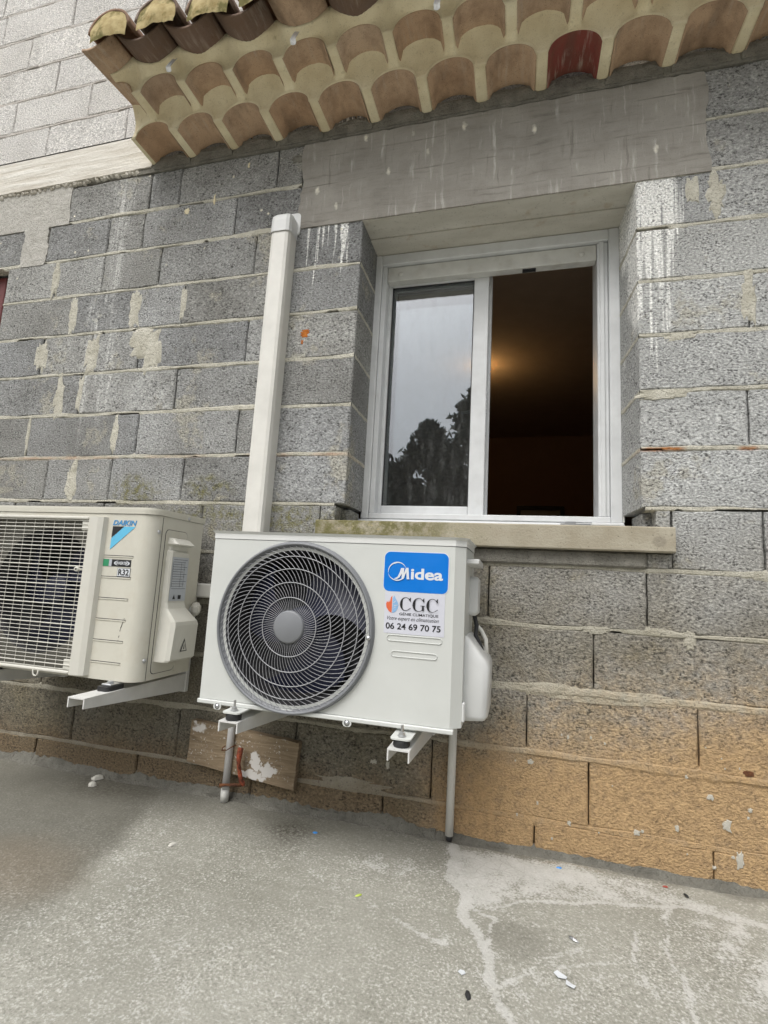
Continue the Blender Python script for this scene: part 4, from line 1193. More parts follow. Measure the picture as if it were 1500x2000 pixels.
# ------------------------------------------------------------------ new outdoor unit with the round grille
ac = thing('air_conditioner', 'new white outdoor air conditioner with round grey fan grille and blue sticker', 'air conditioner', (-0.55, -0.22, -0.70))
X0, X1, YF, YB, ZB, ZT = -0.951, -0.142, -0.355, -0.075, -0.667, -0.174
FC = (-0.650, -0.4295)
mb = holed_panel(X0 + 0.006, -0.171, ZB, ZT, FC, 0.229, YF)
mb.add([(X0, YF + 0.012, ZB), (X0 + 0.006, YF, ZB), (X0 + 0.006, YF, ZT), (X0, YF + 0.012, ZT)], [(0, 1, 2, 3)])
mb.add([(-0.171, YF, ZB), (X1, YF + 0.022, ZB), (X1, YF + 0.022, ZT), (-0.171, YF, ZT)], [(0, 1, 2, 3)])
mb.add([(X0, YF + 0.012, ZB), (X0, YF + 0.012, ZT), (X0, YB, ZT), (X0, YB, ZB)], [(0, 1, 2, 3)])
mb.add([(X1, YF + 0.022, ZB), (X1, YB, ZB), (X1, YB, ZT), (X1, YF + 0.022, ZT)], [(0, 1, 2, 3)])
plan = [(X0, YF + 0.012), (X0 + 0.006, YF), (-0.171, YF), (X1, YF + 0.022), (X1, YB), (X0, YB)]
mb.add([(p[0], p[1], ZT) for p in plan], [tuple(range(6))]); mb.add([(p[0], p[1], ZB) for p in plan], [tuple(reversed(range(6)))])
mb.add([(X0, YB, ZB), (X0, YB, ZT), (X1, YB, ZT), (X1, YB, ZB)], [(0, 1, 2, 3)])
body = obj('casing', mb, M['white'], ac)
def grow(pl, d): 
    cx, cy = sum(p[0] for p in pl) / len(pl), sum(p[1] for p in pl) / len(pl)
    return [(p[0] + math.copysign(d, p[0] - cx), p[1] + math.copysign(d, p[1] - cy)) for p in pl]
mb = MB()
la, lb = grow(plan, 0.0015), grow(plan, -0.008)
rows = [[(p[0], p[1], z) for p in pl] + [(pl[0][0], pl[0][1], z)] for pl, z in ((la, -0.1725), (la, -0.156), (lb, -0.148))]
mb.grid(rows, False); mb.add([(p[0], p[1], -0.148) for p in lb], [tuple(range(6))])
obj('lid', mb, M['white_lid'], ac)
# folded bottom edge
fl = obj('base_pan', MB().cbox(X0 + 0.002, -0.160, YF - 0.008, YB, ZB - 0.014, ZB - 0.001, 0.0025), M['white'], ac)
for x in (-0.875, -0.459): 
    obj('tab', MB().prism(rrect(x - 0.013, x + 0.013, ZB - 0.026, ZB - 0.006, 0.009), YF - 0.0105, YF - 0.0085, 'y'), M['white'], fl); screw((x, YF - 0.0105, ZB - 0.016), fl)
# embossed slots
for x0, x1, z0, z1 in ((-0.357, -0.200, -0.447, -0.431), (-0.343, -0.212, -0.490, -0.475)):
    p = rrect(x0, x1, z0, z1, 0.0078, 6)
    obj('slot', MB().tube([(q[0], YF - 0.0006, q[1]) for q in p + p[:2]], 0.0016, 6, False), M['white'], body)
# grille
gr = obj('fan_grille', MB().torus((FC[0], YF - 0.010, FC[1]), 0.2475, 0.0048, 96, 10, 1.4).lathe((FC[0], YF, FC[1]), [(0.256, -0.0008), (0.254, -0.005), (0.248, -0.009), (0.241, -0.008), (0.236, 0.006), (0.230, 0.016)], 96), M['grey_plastic'], ac)
gr['label'] = 'round grey spiral fan grille'
def dome(r): return YF - 0.014 - 0.020 * (1 - (r / 0.235) ** 2)
hub = obj('hub', MB().lathe((FC[0], dome(0.03) - 0.004, FC[1]), [(0.0, 0.0), (0.043, 0.0005), (0.0475, 0.003), (0.048, 0.010)], 48), M['grey_plastic'], gr)
for r in (0.086, 0.130, 0.171, 0.209):
    obj('ring', MB().torus((FC[0], dome(r), FC[1]), r, 0.0015, 80, 6), M['wire_grey'], gr)
pts = []
for i in range(15):
    u = i / 14; r = 0.046 + (0.242 - 0.046) * u; a = 0.82 * u ** 1.45
    pts.append((r * math.cos(a), dome(r) + 0.0035 - YF, r * math.sin(a)))
mb = MB().tube(pts, [0.0007 + 0.0003 * i / 14 for i in range(15)], 5, False)
w0 = obj('grille_wire', MB(), M['wire_grey'], gr)
bpy.data.objects.remove(w0)
me = bpy.data.meshes.new('grille_wire'); me.from_pydata([tuple(v) for v in mb.v], [], mb.f); me.polygons.foreach_set('use_smooth', mb.sm); me.materials.append(M['wire_grey'])
NW = 72
for i in range(NW):
    o = bpy.data.objects.new('grille_wire', me); C.objects.link(o); o.parent = gr
    o.location = Vector((FC[0], YF, FC[1])) - root_loc(gr); o.rotation_euler = (0, -2 * math.pi * i / NW, 0)
screw((FC[0] + 0.243 * math.cos(-0.06), YF - 0.022, FC[1] + 0.243 * math.sin(-0.06)), gr, r=0.005)
fan_inside(ac, FC, YF + 0.004, 0.230, 0.16)
# stickers
st = obj('brand_sticker', MB().prism(rrect(-0.3775, -0.1865, -0.3105, -0.1925, 0.019, 7), YF - 0.0009, YF - 0.0002, 'y'), M['label_white'], ac)
st['label'] = 'blue brand sticker with white lettering'
obj('sticker_field', MB().prism(rrect(-0.3755, -0.1885, -0.3085, -0.1945, 0.017, 7), YF - 0.0015, YF - 0.0010, 'y'), M['blue'], st)
YT = YF - 0.0021
text_part('lettering', 'idea', (-0.2960, -0.2030, -0.2720, -0.2400), M['label_white'], st, 0.028, at=YT)
def flat(name, polys, mat, parent, y=None, x=None):
    mb = MB()
    for p in polys:
        e = 0.00004 * len(mb.f)
        mb.add([(q[0], y - e, q[1]) if x is None else (x + e, q[0], q[1]) for q in p], [tuple(range(len(p)))])
    return obj(name, mb, mat, parent, recalc=False)
def arc_band(c, R, a0, a1, w0, wm, w1, n=24, sq=1.0):
    out = []
    for i in range(n):
        q = []
        for j in (i, i + 1):
            u = j / n; a = math.radians(a0 + (a1 - a0) * u)
            w = (w0 + (wm - w0) * u * 2) if u < 0.5 else (wm + (w1 - wm) * (u - 0.5) * 2)
            q += [(c[0] + R * sq * math.cos(a), c[1] + R * math.sin(a)), (c[0] + (R - w) * sq * math.cos(a), c[1] + (R - w) * math.sin(a))]
        out.append([q[0], q[2], q[3], q[1]])
    return out
LC = (-0.3362, -0.2505)
def mk(pl): return [(-0.393 + 0.00016 * cx, -0.1925 - (cy - 145 - (cx - 120) * 0.042) * 0.000159) for cx, cy in pl]
mM = [mk([(300, 652), (368, 618), (402, 540), (424, 462), (462, 462), (440, 560), (405, 628), (352, 662)]), mk([(436, 462), (482, 462), (480, 640), (442, 650)]),
      mk([(440, 672), (478, 655), (552, 462), (514, 462)]), mk([(516, 458), (560, 458), (584, 664), (536, 664)])]
flat('emblem', arc_band(LC, 0.0275, 22, 190, 0.0006, 0.0044, 0.001) + arc_band(LC, 0.0275, 196, 325, 0.0006, 0.0034, 0.003) + mM, M['label_white'], st, YT)
cg = obj('installer_sticker', MB().prism([(-0.3685, -0.4265), (-0.1945, -0.4275), (-0.1955, -0.308), (-0.3695, -0.308)], YF - 0.00085, YF - 0.0002, 'y'), M['paper'], ac)
cg['label'] = 'white installer sticker with black lettering and phone number'
YT2 = YF - 0.0014
def serif_C(x0, x1, z0, z1, G=False):
    cx, cz, rx, rz = (x0 + x1) / 2 + 0.002, (z0 + z1) / 2, (x1 - x0) / 2, (z1 - z0) / 2; out = []
    n = 30
    for i in range(n):
        q = []
        for j in (i, i + 1):
            a = math.radians(48 + (312 - 48) * j / n)
            w = 0.0014 + 0.0062 * max(0.0, -math.cos(a)) ** 1.2
            q += [(cx + rx * math.cos(a), cz + rz * math.sin(a)), (cx + (rx - w) * math.cos(a), cz + (rz - min(w, 0.002)) * math.sin(a))]
        out.append([q[0], q[2], q[3], q[1]])
    e = cx + rx * math.cos(math.radians(48))
    out.append([(e - 0.002, z1 - 0.006), (e + 0.0042, z1 - 0.0125), (e + 0.0042, z1), (e + 0.0032, z1)])
    if G: out += [[(e - 0.0015, z0 + 0.003), (e + 0.004, z0 + 0.003), (e + 0.004, z0 + 0.0165), (e - 0.0015, z0 + 0.0165)], [(e - 0.006, z0 + 0.0155), (e + 0.007, z0 + 0.0155), (e + 0.007, z0 + 0.0172), (e - 0.006, z0 + 0.0172)]]
    else: out.append([(e - 0.002, z0 + 0.005), (e - 0.001, z0 + 0.0035), (e + 0.005, z0 + 0.0075), (e + 0.0042, z0 + 0.009)])
    return out
flat('initials', serif_C(-0.3260, -0.2935, -0.3615, -0.3235) + serif_C(-0.2890, -0.2540, -0.3615, -0.3235, True) + serif_C(-0.2490, -0.2150, -0.3615, -0.3235), M['ink'], cg, YT2)
text_part('small_lettering', 'GÉNIE CLIMATIQUE', (-0.3245, -0.2125, -0.3760, -0.3655), M['ink'], cg, 0.012, at=YT2)
text_part('script_lettering', 'Votre expert en climatisation', (-0.3590, -0.2105, -0.3925, -0.3785), M['ink'], cg, -0.002, 0.45, at=YT2)
text_part('phone_number', '06 24 69 70 75', (-0.3630, -0.2045, -0.4150, -0.3970), M['ink'], cg, 0.018, at=YT2)
FLx = -0.3465
fl1 = [(FLx - 0.001, -0.3700), (FLx - 0.010, -0.3650), (FLx - 0.0170, -0.3545), (FLx - 0.0185, -0.3445), (FLx - 0.0155, -0.3370), (FLx - 0.0125, -0.3415), (FLx - 0.0105, -0.3350), (FLx - 0.0075, -0.3400), (FLx - 0.0055, -0.3270), (FLx - 0.001, -0.3200)]
fl2 = [(FLx + 0.001, -0.3700), (FLx + 0.001, -0.3270), (FLx + 0.0050, -0.3200), (FLx + 0.0090, -0.3290), (FLx + 0.0155, -0.3380), (FLx + 0.0185, -0.3470), (FLx + 0.0160, -0.3580), (FLx + 0.0090, -0.3670)]
flat('flame_mark', [fl1[::-1]], M['flame'], cg, YT2); flat('ice_mark', [fl2], M['ice'], cg, YT2)
flat('ice_veins', [[(FLx + 0.003, -0.3565), (FLx + 0.003, -0.3575), (FLx + 0.012, -0.3520), (FLx + 0.012, -0.3508)], [(FLx + 0.006, -0.3475), (FLx + 0.006, -0.3500), (FLx + 0.016, -0.3475), (FLx + 0.016, -0.3460)], [(FLx + 0.003, -0.3400), (FLx + 0.004, -0.3420), (FLx + 0.011, -0.3350), (FLx + 0.010, -0.3340)]], M['paper'], cg, YT2 - 0.0004)
# right end: handle, valve cover, cables and wiring cover
SX = X1
obj('carry_handle', MB().prism([(-0.30, -0.207), (-0.29, -0.203), (-0.135, -0.207), (-0.13, -0.215), (-0.135, -0.224), (-0.29, -0.221), (-0.30, -0.216)], SX, SX + 0.034, 'x'), M['white_plastic'], ac)
mb = MB(); rows = []
for x, d in ((SX, 0.0), (SX + 0.018, 0.0), (SX + 0.026, 0.008)):
    p = rrect(-0.20 + d, -0.10 - d, -0.372 + d, -0.252 - d, 0.018 - d * 0.5, 4); rows.append([(x, q[0], q[1]) for q in p] + [(x, p[0][0], p[0][1])])
mb.grid(rows, True); mb.add(rows[-1][:-1], [tuple(range(len(rows[-1]) - 1))])
obj('valve_cover', mb, M['white_plastic'], ac)
obj('black_cable', MB().tube([(SX + 0.012, -0.16, -0.365), (SX + 0.022, -0.165, -0.40), (SX + 0.02, -0.17, -0.43), (SX + 0.034, -0.18, -0.455), (SX + 0.045, -0.18, -0.485)], 0.0065, 8), M['black'], ac)
obj('cream_cable', MB().tube([(SX + 0.016, -0.13, -0.40), (SX + 0.036, -0.13, -0.42), (SX + 0.05, -0.14, -0.445), (SX + 0.054, -0.15, -0.49)], 0.0065, 8), M['trunk'], ac)
mb = MB(); secs = []
for z, w, ya, yb in ((-0.425, 0.006, -0.285, -0.12), (-0.440, 0.02, -0.295, -0.105), (-0.492, 0.062, -0.295, -0.10), (-0.510, 0.070, -0.295, -0.10), (-0.64, 0.068, -0.30, -0.10), (-0.652, 0.060, -0.296, -0.104), (-0.656, 0.03, -0.29, -0.11)):
    r = 0.012; secs.append([(SX, ya, z), (SX + w * 0.7, ya, z), (SX + w * 0.92, ya + r * 0.4, z), (SX + w, ya + r * 1.3, z), (SX + w, yb - r * 1.3, z), (SX + w * 0.92, yb - r * 0.4, z), (SX + w * 0.7, yb, z), (SX, yb, z)])
mb.grid(secs, True); mb.add(secs[0], [tuple(range(8))]); mb.add(secs[-1], [tuple(range(8))])
cov = obj('wiring_cover', mb, M['white_plastic'], ac)
flat('caution_label', [[(-0.27, -0.4640), (-0.17, -0.4640), (-0.17, -0.4880), (-0.27, -0.4880)]], M['plate_grey'], cov, x=SX + 0.0) if False else None
obj('side_screw_boss', MB().cbox(SX, SX + 0.008, -0.335, -0.315, -0.652, -0.600, 0.003), M['white_plastic'], ac)

# ------------------------------------------------------------------ older outdoor unit with the square grille
dk = thing('air_conditioner', 'older ivory outdoor air conditioner with square wire grille at the left edge', 'air conditioner', (-1.57, -0.21, -0.67))
DX1, DX0, DY, DYB, DZB, DZT = -1.19, -1.955, -0.35, -0.075, -0.652, -0.098
DC = (-1.655, -0.375)
RC = 0.05
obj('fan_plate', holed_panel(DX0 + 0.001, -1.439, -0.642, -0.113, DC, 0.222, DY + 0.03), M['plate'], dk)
mb = MB()
mb.add([(-1.4385, DY, DZB), (DX1 - RC, DY, DZB), (DX1 - RC, DY, DZT), (-1.4385, DY, DZT)], [(0, 1, 2, 3)])
mb.add([(DX0, DY, -0.1125), (-1.4385, DY, -0.1125), (-1.4385, DY, DZT), (DX0, DY, DZT)], [(0, 1, 2, 3)])
mb.add([(DX0, DY, DZB), (-1.4385, DY, DZB), (-1.4385, DY, -0.6425), (DX0, DY, -0.6425)], [(0, 1, 2, 3)])
mb.add([(-1.4385, DY, -0.6425), (-1.4385, DY + 0.03, -0.6425), (-1.4385, DY + 0.03, -0.1125), (-1.4385, DY, -0.1125)], [(0, 1, 2, 3)])
mb.add([(DX0, DY, -0.1125), (DX0, DY + 0.03, -0.1125), (-1.4385, DY + 0.03, -0.1125), (-1.4385, DY, -0.1125)], [(0, 1, 2, 3)])
mb.add([(DX0, DY, -0.6425), (DX0, DY + 0.03, -0.6425), (-1.4385, DY + 0.03, -0.6425), (-1.4385, DY, -0.6425)], [(0, 1, 2, 3)])
corner = [(DX1 - RC + RC * math.sin(math.radians(9 * i)), DY + RC - RC * math.cos(math.radians(9 * i))) for i in range(11)]
mb.grid([[(p[0], p[1], DZB) for p in corner + [(DX1, DYB)]], [(p[0], p[1], DZT) for p in corner + [(DX1, DYB)]]], True)
pl = [(DX0, DY)] + corner + [(DX1, DYB), (DX0, DYB)]
for z in (DZB, DZT): mb.add([(p[0], p[1], z) for p in pl], [tuple(range(len(pl)))])
mb.add([(DX0, DY, DZB), (DX0, DYB, DZB), (DX0, DYB, DZT), (DX0, DY, DZT)], [(0, 1, 2, 3)]); mb.add([(DX0, DYB, DZB), (DX1, DYB, DZB), (DX1, DYB, DZT), (DX0, DYB, DZT)], [(0, 1, 2, 3)])
dbody = obj('casing', mb, M['ivory'], dk)
rows = []
for g, z in ((0.0035, -0.0975), (0.0045, -0.082), (-0.004, -0.0755)):
    q = grow(pl, g); rows.append([(p[0], p[1], z) for p in q] + [(q[0][0], q[0][1], z)])
mb = MB().grid(rows, False); mb.add(rows[-1][:-1], [tuple(range(len(pl)))])
obj('lid', mb, M['ivory'], dk)
screw((DX1 + 0.0045, -0.17, -0.089), dk, 'x', 0.0055)
screw((DX1 + 0.0005, -0.318, -0.155), dk, 'x', 0.006); screw((DX1 + 0.0005, -0.318, -0.585), dk, 'x', 0.006)
obj('corner_seam', MB().box(DX1 + 0.0002, DX1 + 0.0008, -0.306, -0.3045, DZB + 0.002, DZT - 0.004), M['dark_in'], dbody)
# pressed lines on the front
for z in (-0.2435, -0.315, -0.3865, -0.456, -0.525, -0.595):
    obj('pressed_line', MB().prism([(DY - 0.0001, z - 0.006), (DY - 0.0022, z - 0.004), (DY - 0.0022, z - 0.0005), (DY - 0.0001, z)], -1.378, -1.257, 'x'), M['ivory'], dbody)
    obj('line_shadow', MB().box(-1.378, -1.256, DY - 0.0006, DY - 0.0002, z, z + 0.0022), M['dark_in'], dbody)  # dark strip standing for the shadow above each pressed line
# grille
dg = obj('fan_grille', MB().prism([(-1.377, DY), (-1.383, DY - 0.016), (-1.400, DY - 0.023), (-1.432, DY - 0.026), (-1.438, DY - 0.022), (-1.438, DY)], -0.643, -0.112, 'z')
         .cbox(-1.953, -1.4385, DY - 0.025, DY - 0.001, -0.123, -0.1125, 0.003).cbox(-1.953, -1.4385, DY - 0.025, DY - 0.001, -0.6425, -0.632, 0.003).cbox(-1.953, -1.925, DY - 0.0245, DY - 0.001, -0.6315, -0.1235, 0.003), M['ivory_plastic'], dk)
dg['label'] = 'square wire fan guard with thick border'
nb = 39
for i in range(nb):
    z = -0.127 - (0.628 - 0.127) * i / (nb - 1); th = 0.0022 if i % 5 == 2 else 0.0013
    xr = -1.4380
    obj('grille_wire', MB().tube([(-1.926, DY - 0.019, z), (xr, DY - 0.019, z)], th, 6, False), M['ivory_plastic'], dg)
for i in range(11):
    x = -1.462 - 0.0442 * i
    obj('grille_wire', MB().tube([(x, DY - 0.0135, -0.125), (x, DY - 0.0135, -0.631)], 0.0011, 6, False), M['ivory_plastic'], dg)
obj('grille_stud', MB().lathe((-1.462, DY - 0.022, -0.295), [(0.004, -0.004), (0.008, -0.004), (0.0085, 0.006)], 16).tube([(-1.454, DY - 0.02, -0.295), (-1.438, DY - 0.02, -0.295)], 0.0025, 6), M['ivory_plastic'], dg)
hk = [(-1.575 + 0.011 * math.cos(math.radians(a)), DY - 0.022, -0.648 + 0.012 * math.sin(math.radians(a))) for a in range(180, 361, 20)]
obj('grille_hook', MB().tube([(-1.586, DY - 0.022, -0.636)] + hk + [(-1.564, DY - 0.022, -0.636)], 0.0028, 6), M['ivory_plastic'], dg)
for z in (-0.145, -0.612): obj('grille_corner', MB().cbox(-1.470, -1.439, DY - 0.018, DY - 0.008, z - 0.016, z + 0.016, 0.002), M['ivory_plastic'], dg)
fan_inside(dk, DC, DY + 0.034, 0.216, 0.15)
# lettering on the front
YD = DY - 0.0012
text_part('brand_lettering', 'DAIKIN', (-1.3555, -1.2575, -0.1385, -0.1205), M['logo_blue'], dk, 0.03, 0.22, at=YD)
flat('logo_dark', [[(-1.3545, -0.142), (-1.3555, -0.1815), (-1.3075, -0.142)]], M['ink'], dk, YD); flat('logo_light', [[(-1.3065, -0.142), (-1.3555, -0.1835), (-1.3555, -0.2225), (-1.2610, -0.142)]], M['blue_light'], dk, YD)
iv = obj('inverter_badge', MB().box(-1.376, -1.262, DY - 0.0009, DY - 0.0003, -0.2795, -0.2555), M['ink'], dk)
flat('green_end', [[(-1.3755, -0.279), (-1.352, -0.279), (-1.352, -0.256), (-1.3755, -0.256)]], M['green'], iv, YD - 0.0004)
flat('grey_end', [[(-1.3515, -0.279), (-1.340, -0.279), (-1.340, -0.256), (-1.3515, -0.256)]], M['plate_grey'], iv, YD - 0.0004)
text_part('badge_lettering', 'INVERTER', (-1.322, -1.275, -0.2725, -0.2625), M['label_white'], iv, 0.02, 0.25, at=YD - 0.0005)
flat('badge_swoosh', arc_band((-1.298, -0.2675), 0.0095, 120, 240, 0.0005, 0.002, 0.0005, 12, 3.4) + arc_band((-1.298, -0.2675), 0.0095, -60, 60, 0.0005, 0.002, 0.0005, 12, 3.4), M['label_white'], iv, YD - 0.0004)
rb = obj('gas_badge', MB().box(-1.3135, -1.2605, DY - 0.0009, DY - 0.0003, -0.3125, -0.2835), M['ink'], dk)
flat('badge_field', [[(-1.312, -0.311), (-1.262, -0.311), (-1.262, -0.285), (-1.312, -0.285)]], M['label_white'], rb, YD - 0.0003)
text_part('badge_lettering', 'R32', (-1.3085, -1.2655, -0.3085, -0.2875), M['ink'], rb, 0.03, at=YD - 0.0008)
mb = MB()
for a, b in (((-1.262, -0.448), (-1.272, -0.482)), ((-1.2725, -0.483), (-1.2735, -0.492)), ((-1.274, -0.505), (-1.276, -0.512)), ((-1.276, -0.520), (-1.279, -0.530))):
    mb.tube([(a[0], DY - 0.0004, a[1]), (b[0], DY - 0.0004, b[1])], [0.0006, 0.0012], 5)
obj('scratch', mb, M['dark_in'], dk)
# service cover on the right end
cp = obj('cover_plate', MB().prism(rrect(-0.285, -0.168, -0.632, -0.142, 0.016), DX1, DX1 + 0.002, 'x').cbox(DX1 + 0.0, DX1 + 0.003, -0.167, -0.10, -0.64, -0.45, 0.001), M['ivory'], dk)
obj('cover_gap', MB().prism(rrect(-0.2865, -0.1665, -0.634, -0.1405, 0.0165), DX1, DX1 + 0.0012, 'x'), M['dark_in'], dk)
secs = []
for z, w, ya, yb in ((-0.168, 0.006, -0.268, -0.176), (-0.172, 0.020, -0.270, -0.172), (-0.190, 0.040, -0.272, -0.165), (-0.193, 0.038, -0.27, -0.167), (-0.196, 0.012, -0.266, -0.172), (-0.212, 0.010, -0.266, -0.172), (-0.218, 0.020, -0.272, -0.165), (-0.395, 0.020, -0.272, -0.165),
                     (-0.415, 0.026, -0.272, -0.16), (-0.458, 0.060, -0.272, -0.135), (-0.470, 0.062, -0.272, -0.13), (-0.585, 0.058, -0.278, -0.13), (-0.592, 0.05, -0.278, -0.132), (-0.592, 0.004, -0.278, -0.132)):
    r = 0.008; secs.append([(DX1 + 0.002, ya, z), (DX1 + 0.002 + w * 0.75, ya + 0.002, z), (DX1 + 0.002 + w, ya + r, z), (DX1 + 0.002 + w, yb - r, z), (DX1 + 0.002 + w * 0.75, yb - 0.002, z), (DX1 + 0.002, yb, z)])
mb = MB().grid(secs, False); mb.add(secs[0], [tuple(range(6))])
sv = obj('service_cover', mb, M['ivory_plastic'], dk); sv['label'] = 'moulded service cover with rating plate'
px = DX1 + 0.0232
rp = flat('rating_plate', [[(-0.262, -0.388), (-0.174, -0.388), (-0.174, -0.235), (-0.262, -0.235)]], M['plate_grey'], sv, x=px)
lines = []
for i in range(13):
    z = -0.243 - i * 0.0085; lines.append([(-0.256, z - 0.0012), (-0.180 - 0.01 * (i % 3), z - 0.0012), (-0.180 - 0.01 * (i % 3), z), (-0.256, z)])
for y in (-0.258, -0.214, -0.196): lines.append([(y, -0.340), (y + 0.0012, -0.340), (y + 0.0012, -0.252), (y, -0.252)])
lines += [[(-0.245, -0.382), (-0.230, -0.382), (-0.2375, -0.366)], [(-0.216, -0.382), (-0.200, -0.382), (-0.200, -0.368), (-0.216, -0.368)]]
flat('plate_print', lines, M['dark_in'], sv, x=px + 0.0004)
wx = DX1 + 0.0628
flat('warning_triangle', [[(-0.225, -0.560), (-0.188, -0.560), (-0.2065, -0.515)]], M['ink'], sv, x=wx + 0.0006)
flat('warning_field', [[(-0.2195, -0.557), (-0.1935, -0.557), (-0.2065, -0.5245)]], M['ivory_plastic'], sv, x=wx + 0.0011)
flat('warning_mark', [[(-0.2095, -0.553), (-0.2035, -0.553), (-0.2045, -0.541), (-0.2065, -0.533), (-0.2085, -0.541)]], M['ink'], sv, x=wx + 0.0015)
obj('valve', MB().tube([(DX1 - 0.01, -0.095, -0.425), (DX1 + 0.02, -0.092, -0.425)], 0.016, 12).tube([(DX1 - 0.01, -0.095, -0.50), (DX1 + 0.022, -0.092, -0.505)], [0.012, 0.016], 12), M['white_plastic'], dk)
obj('valve_wrap', MB().lathe((DX1 + 0.018, -0.095, -0.425), [(0.0, 0.03), (0.012, 0.026), (0.019, 0.012), (0.018, -0.008), (0.01, -0.02)], 9, 'z', False), M['bone'], dk)

# ------------------------------------------------------------------ wall brackets
def bracket(x0, x1, yt, zt, label, pad=True, plate=True, group='white wall brackets carrying the units'):
    b = thing('wall_bracket', label, 'bracket', ((x0 + x1) / 2, -0.01, zt - 0.03), group)
    t = 0.004; h0, h1 = 0.030, 0.045
    mb = MB(); mb.box(x0, x1, yt, -0.004, zt - t, zt)
    for xs in (x0, x1 - t):
        mb.add([(xs, yt, zt - t - 0.0002), (xs, -0.004, zt - t - 0.0002), (xs, -0.004, zt - h1 - 0.02), (xs, yt, zt - h0),
                (xs + t, yt, zt - t - 0.0002), (xs + t, -0.004, zt - t - 0.0002), (xs + t, -0.004, zt - h1 - 0.02), (xs + t, yt, zt - h0)],
               [(0, 1, 2, 3), (7, 6, 5, 4), (0, 3, 7, 4), (3, 2, 6, 7), (2, 1, 5, 6), (1, 0, 4, 5)])
    obj('arm', mb, M['bracket'], b)
    obj('wall_plate', MB().cbox(x0 - 0.003, x1 + 0.003, -0.022, -0.001, zt - 0.07, zt + 0.34, 0.003), M['bracket'], b)
    return b
def foot(b, cx, cy, zt, par, zb):
    obj('rubber_pad', MB().lathe((cx, cy, zt), [(0.0, 0.0), (0.021, 0.0), (0.023, 0.004), (0.0225, 0.017), (0.020, 0.020), (0.0, 0.020)], 20, 'z'), M['black'], b)
    obj('bolt', MB().lathe((cx, cy, zt + 0.026), [(0.012, 0.0), (0.012, 0.002), (0.009, 0.0022), (0.0088, 0.009), (0.0042, 0.0092), (0.004, 0.028), (0.0, 0.029)], 6, 'z', False), M['zinc'], b)
    o = obj('foot', MB().prism(rrect(cx - 0.028, cx + 0.028, cy - 0.024, cy + 0.07, 0.012), zt + 0.0205, zt + 0.0245, 'z').cbox(cx - 0.026, cx + 0.026, cy + 0.055, cy + 0.10, zt + 0.0245, zb, 0.002), M['white'], par)
    return o
b1 = bracket(-0.829, -0.767, -0.425, -0.705, 'white wall bracket under the left end of the new unit')
foot(b1, -0.797, -0.398, -0.705, ac, ZB - 0.014)
b2 = bracket(-0.322, -0.262, -0.435, -0.713, 'white wall bracket under the right end of the new unit')
foot(b2, -0.291, -0.402, -0.713, ac, ZB - 0.014)
b3 = bracket(-1.297, -1.236, -0.50, -0.674, 'long white wall bracket under the right end of the older unit')
obj('rubber_pad', MB().prism(rrect(-1.290, -1.243, -0.405, -0.33, 0.012), -0.674, -0.660, 'z'), M['black'], b3)
obj('clamp', MB().cbox(-1.285, -1.248, -0.39, -0.25, -0.660, -0.6535, 0.002).lathe((-1.267, -0.37, -0.653), [(0.011, 0.0), (0.010, 0.006), (0.0, 0.008)], 6, 'z', False), M['zinc'], b3)
b4 = bracket(-1.875, -1.815, -0.42, -0.674, 'wall bracket under the older unit cut by the left edge')
obj('rubber_pad', MB().prism(rrect(-1.868, -1.822, -0.36, -0.28, 0.012), -0.674, -0.6535, 'z'), M['black'], b4)

# ------------------------------------------------------------------ pipes, board, hook
p = thing('drain_pipe', 'grey plastic pipe standing in front of the wooden board', 'pipe', (-1.012, -0.037, GZ))
obj('pipe_body', MB().tube([(-1.012, -0.037, GZ + 0.004), (-0.998, -0.047, -0.55)], 0.0132, 14), M['pipe'], p)
obj('socket', MB().tube([(-1.013, -0.036, GZ + 0.003), (-1.0112, -0.0375, GZ + 0.045)], 0.0152, 14), M['pvc_old'], p)
p = thing('drain_pipe', 'slim pale pipe running down the wall below the right end of the new unit', 'pipe', (-0.199, -0.02, GZ))
obj('pipe_body', MB().tube([(-0.2005, -0.020, GZ + 0.018), (-0.197, -0.022, -0.58)], 0.0135, 14), M['trunk'], p)
obj('pipe_end', MB().tube([(-0.2005, -0.022, GZ + 0.002), (-0.2005, -0.020, GZ + 0.020)], 0.009, 12), M['black'], p)
bd = thing('wooden_board', 'paint-splashed old wooden board against the wall behind the grey pipe', 'board', (-0.96, -0.02, -1.0))
rows = []
cn = [(-1.187, -0.987), (-0.75, -1.026), (-0.741, -0.866), (-1.183, -0.838)]
per = []
for i in range(4):
    a, b_ = cn[i], cn[(i + 1) % 4]; m = 22 if i % 2 == 0 else 9
    for j in range(m):
        u = j / m; per.append((a[0] + (b_[0] - a[0]) * u + 0.003 * fn(i + u * 5, 3, 0, 1.7), a[1] + (b_[1] - a[1]) * u + 0.003 * fn(i + u * 5, 9, 0, 2.1)))
m = len(per); mb = MB()
mb.add([(q[0], -0.030, q[1]) for q in per] + [(q[0] * 1.0, -0.027, q[1]) for q in per] + [(q[0], -0.003, q[1]) for q in per],
       [tuple(range(m))] + [(i, (i + 1) % m, m + (i + 1) % m, m + i) for i in range(m)] + [(m + i, m + (i + 1) % m, 2 * m + (i + 1) % m, 2 * m + i) for i in range(m)] + [tuple(reversed(range(2 * m, 3 * m)))])
obj('plank', mb, M['wood'], bd)
hk = thing('iron_hook', 'red rusty iron hook clamped round the grey pipe by the board', 'hook', (-0.945, -0.05, -1.03))
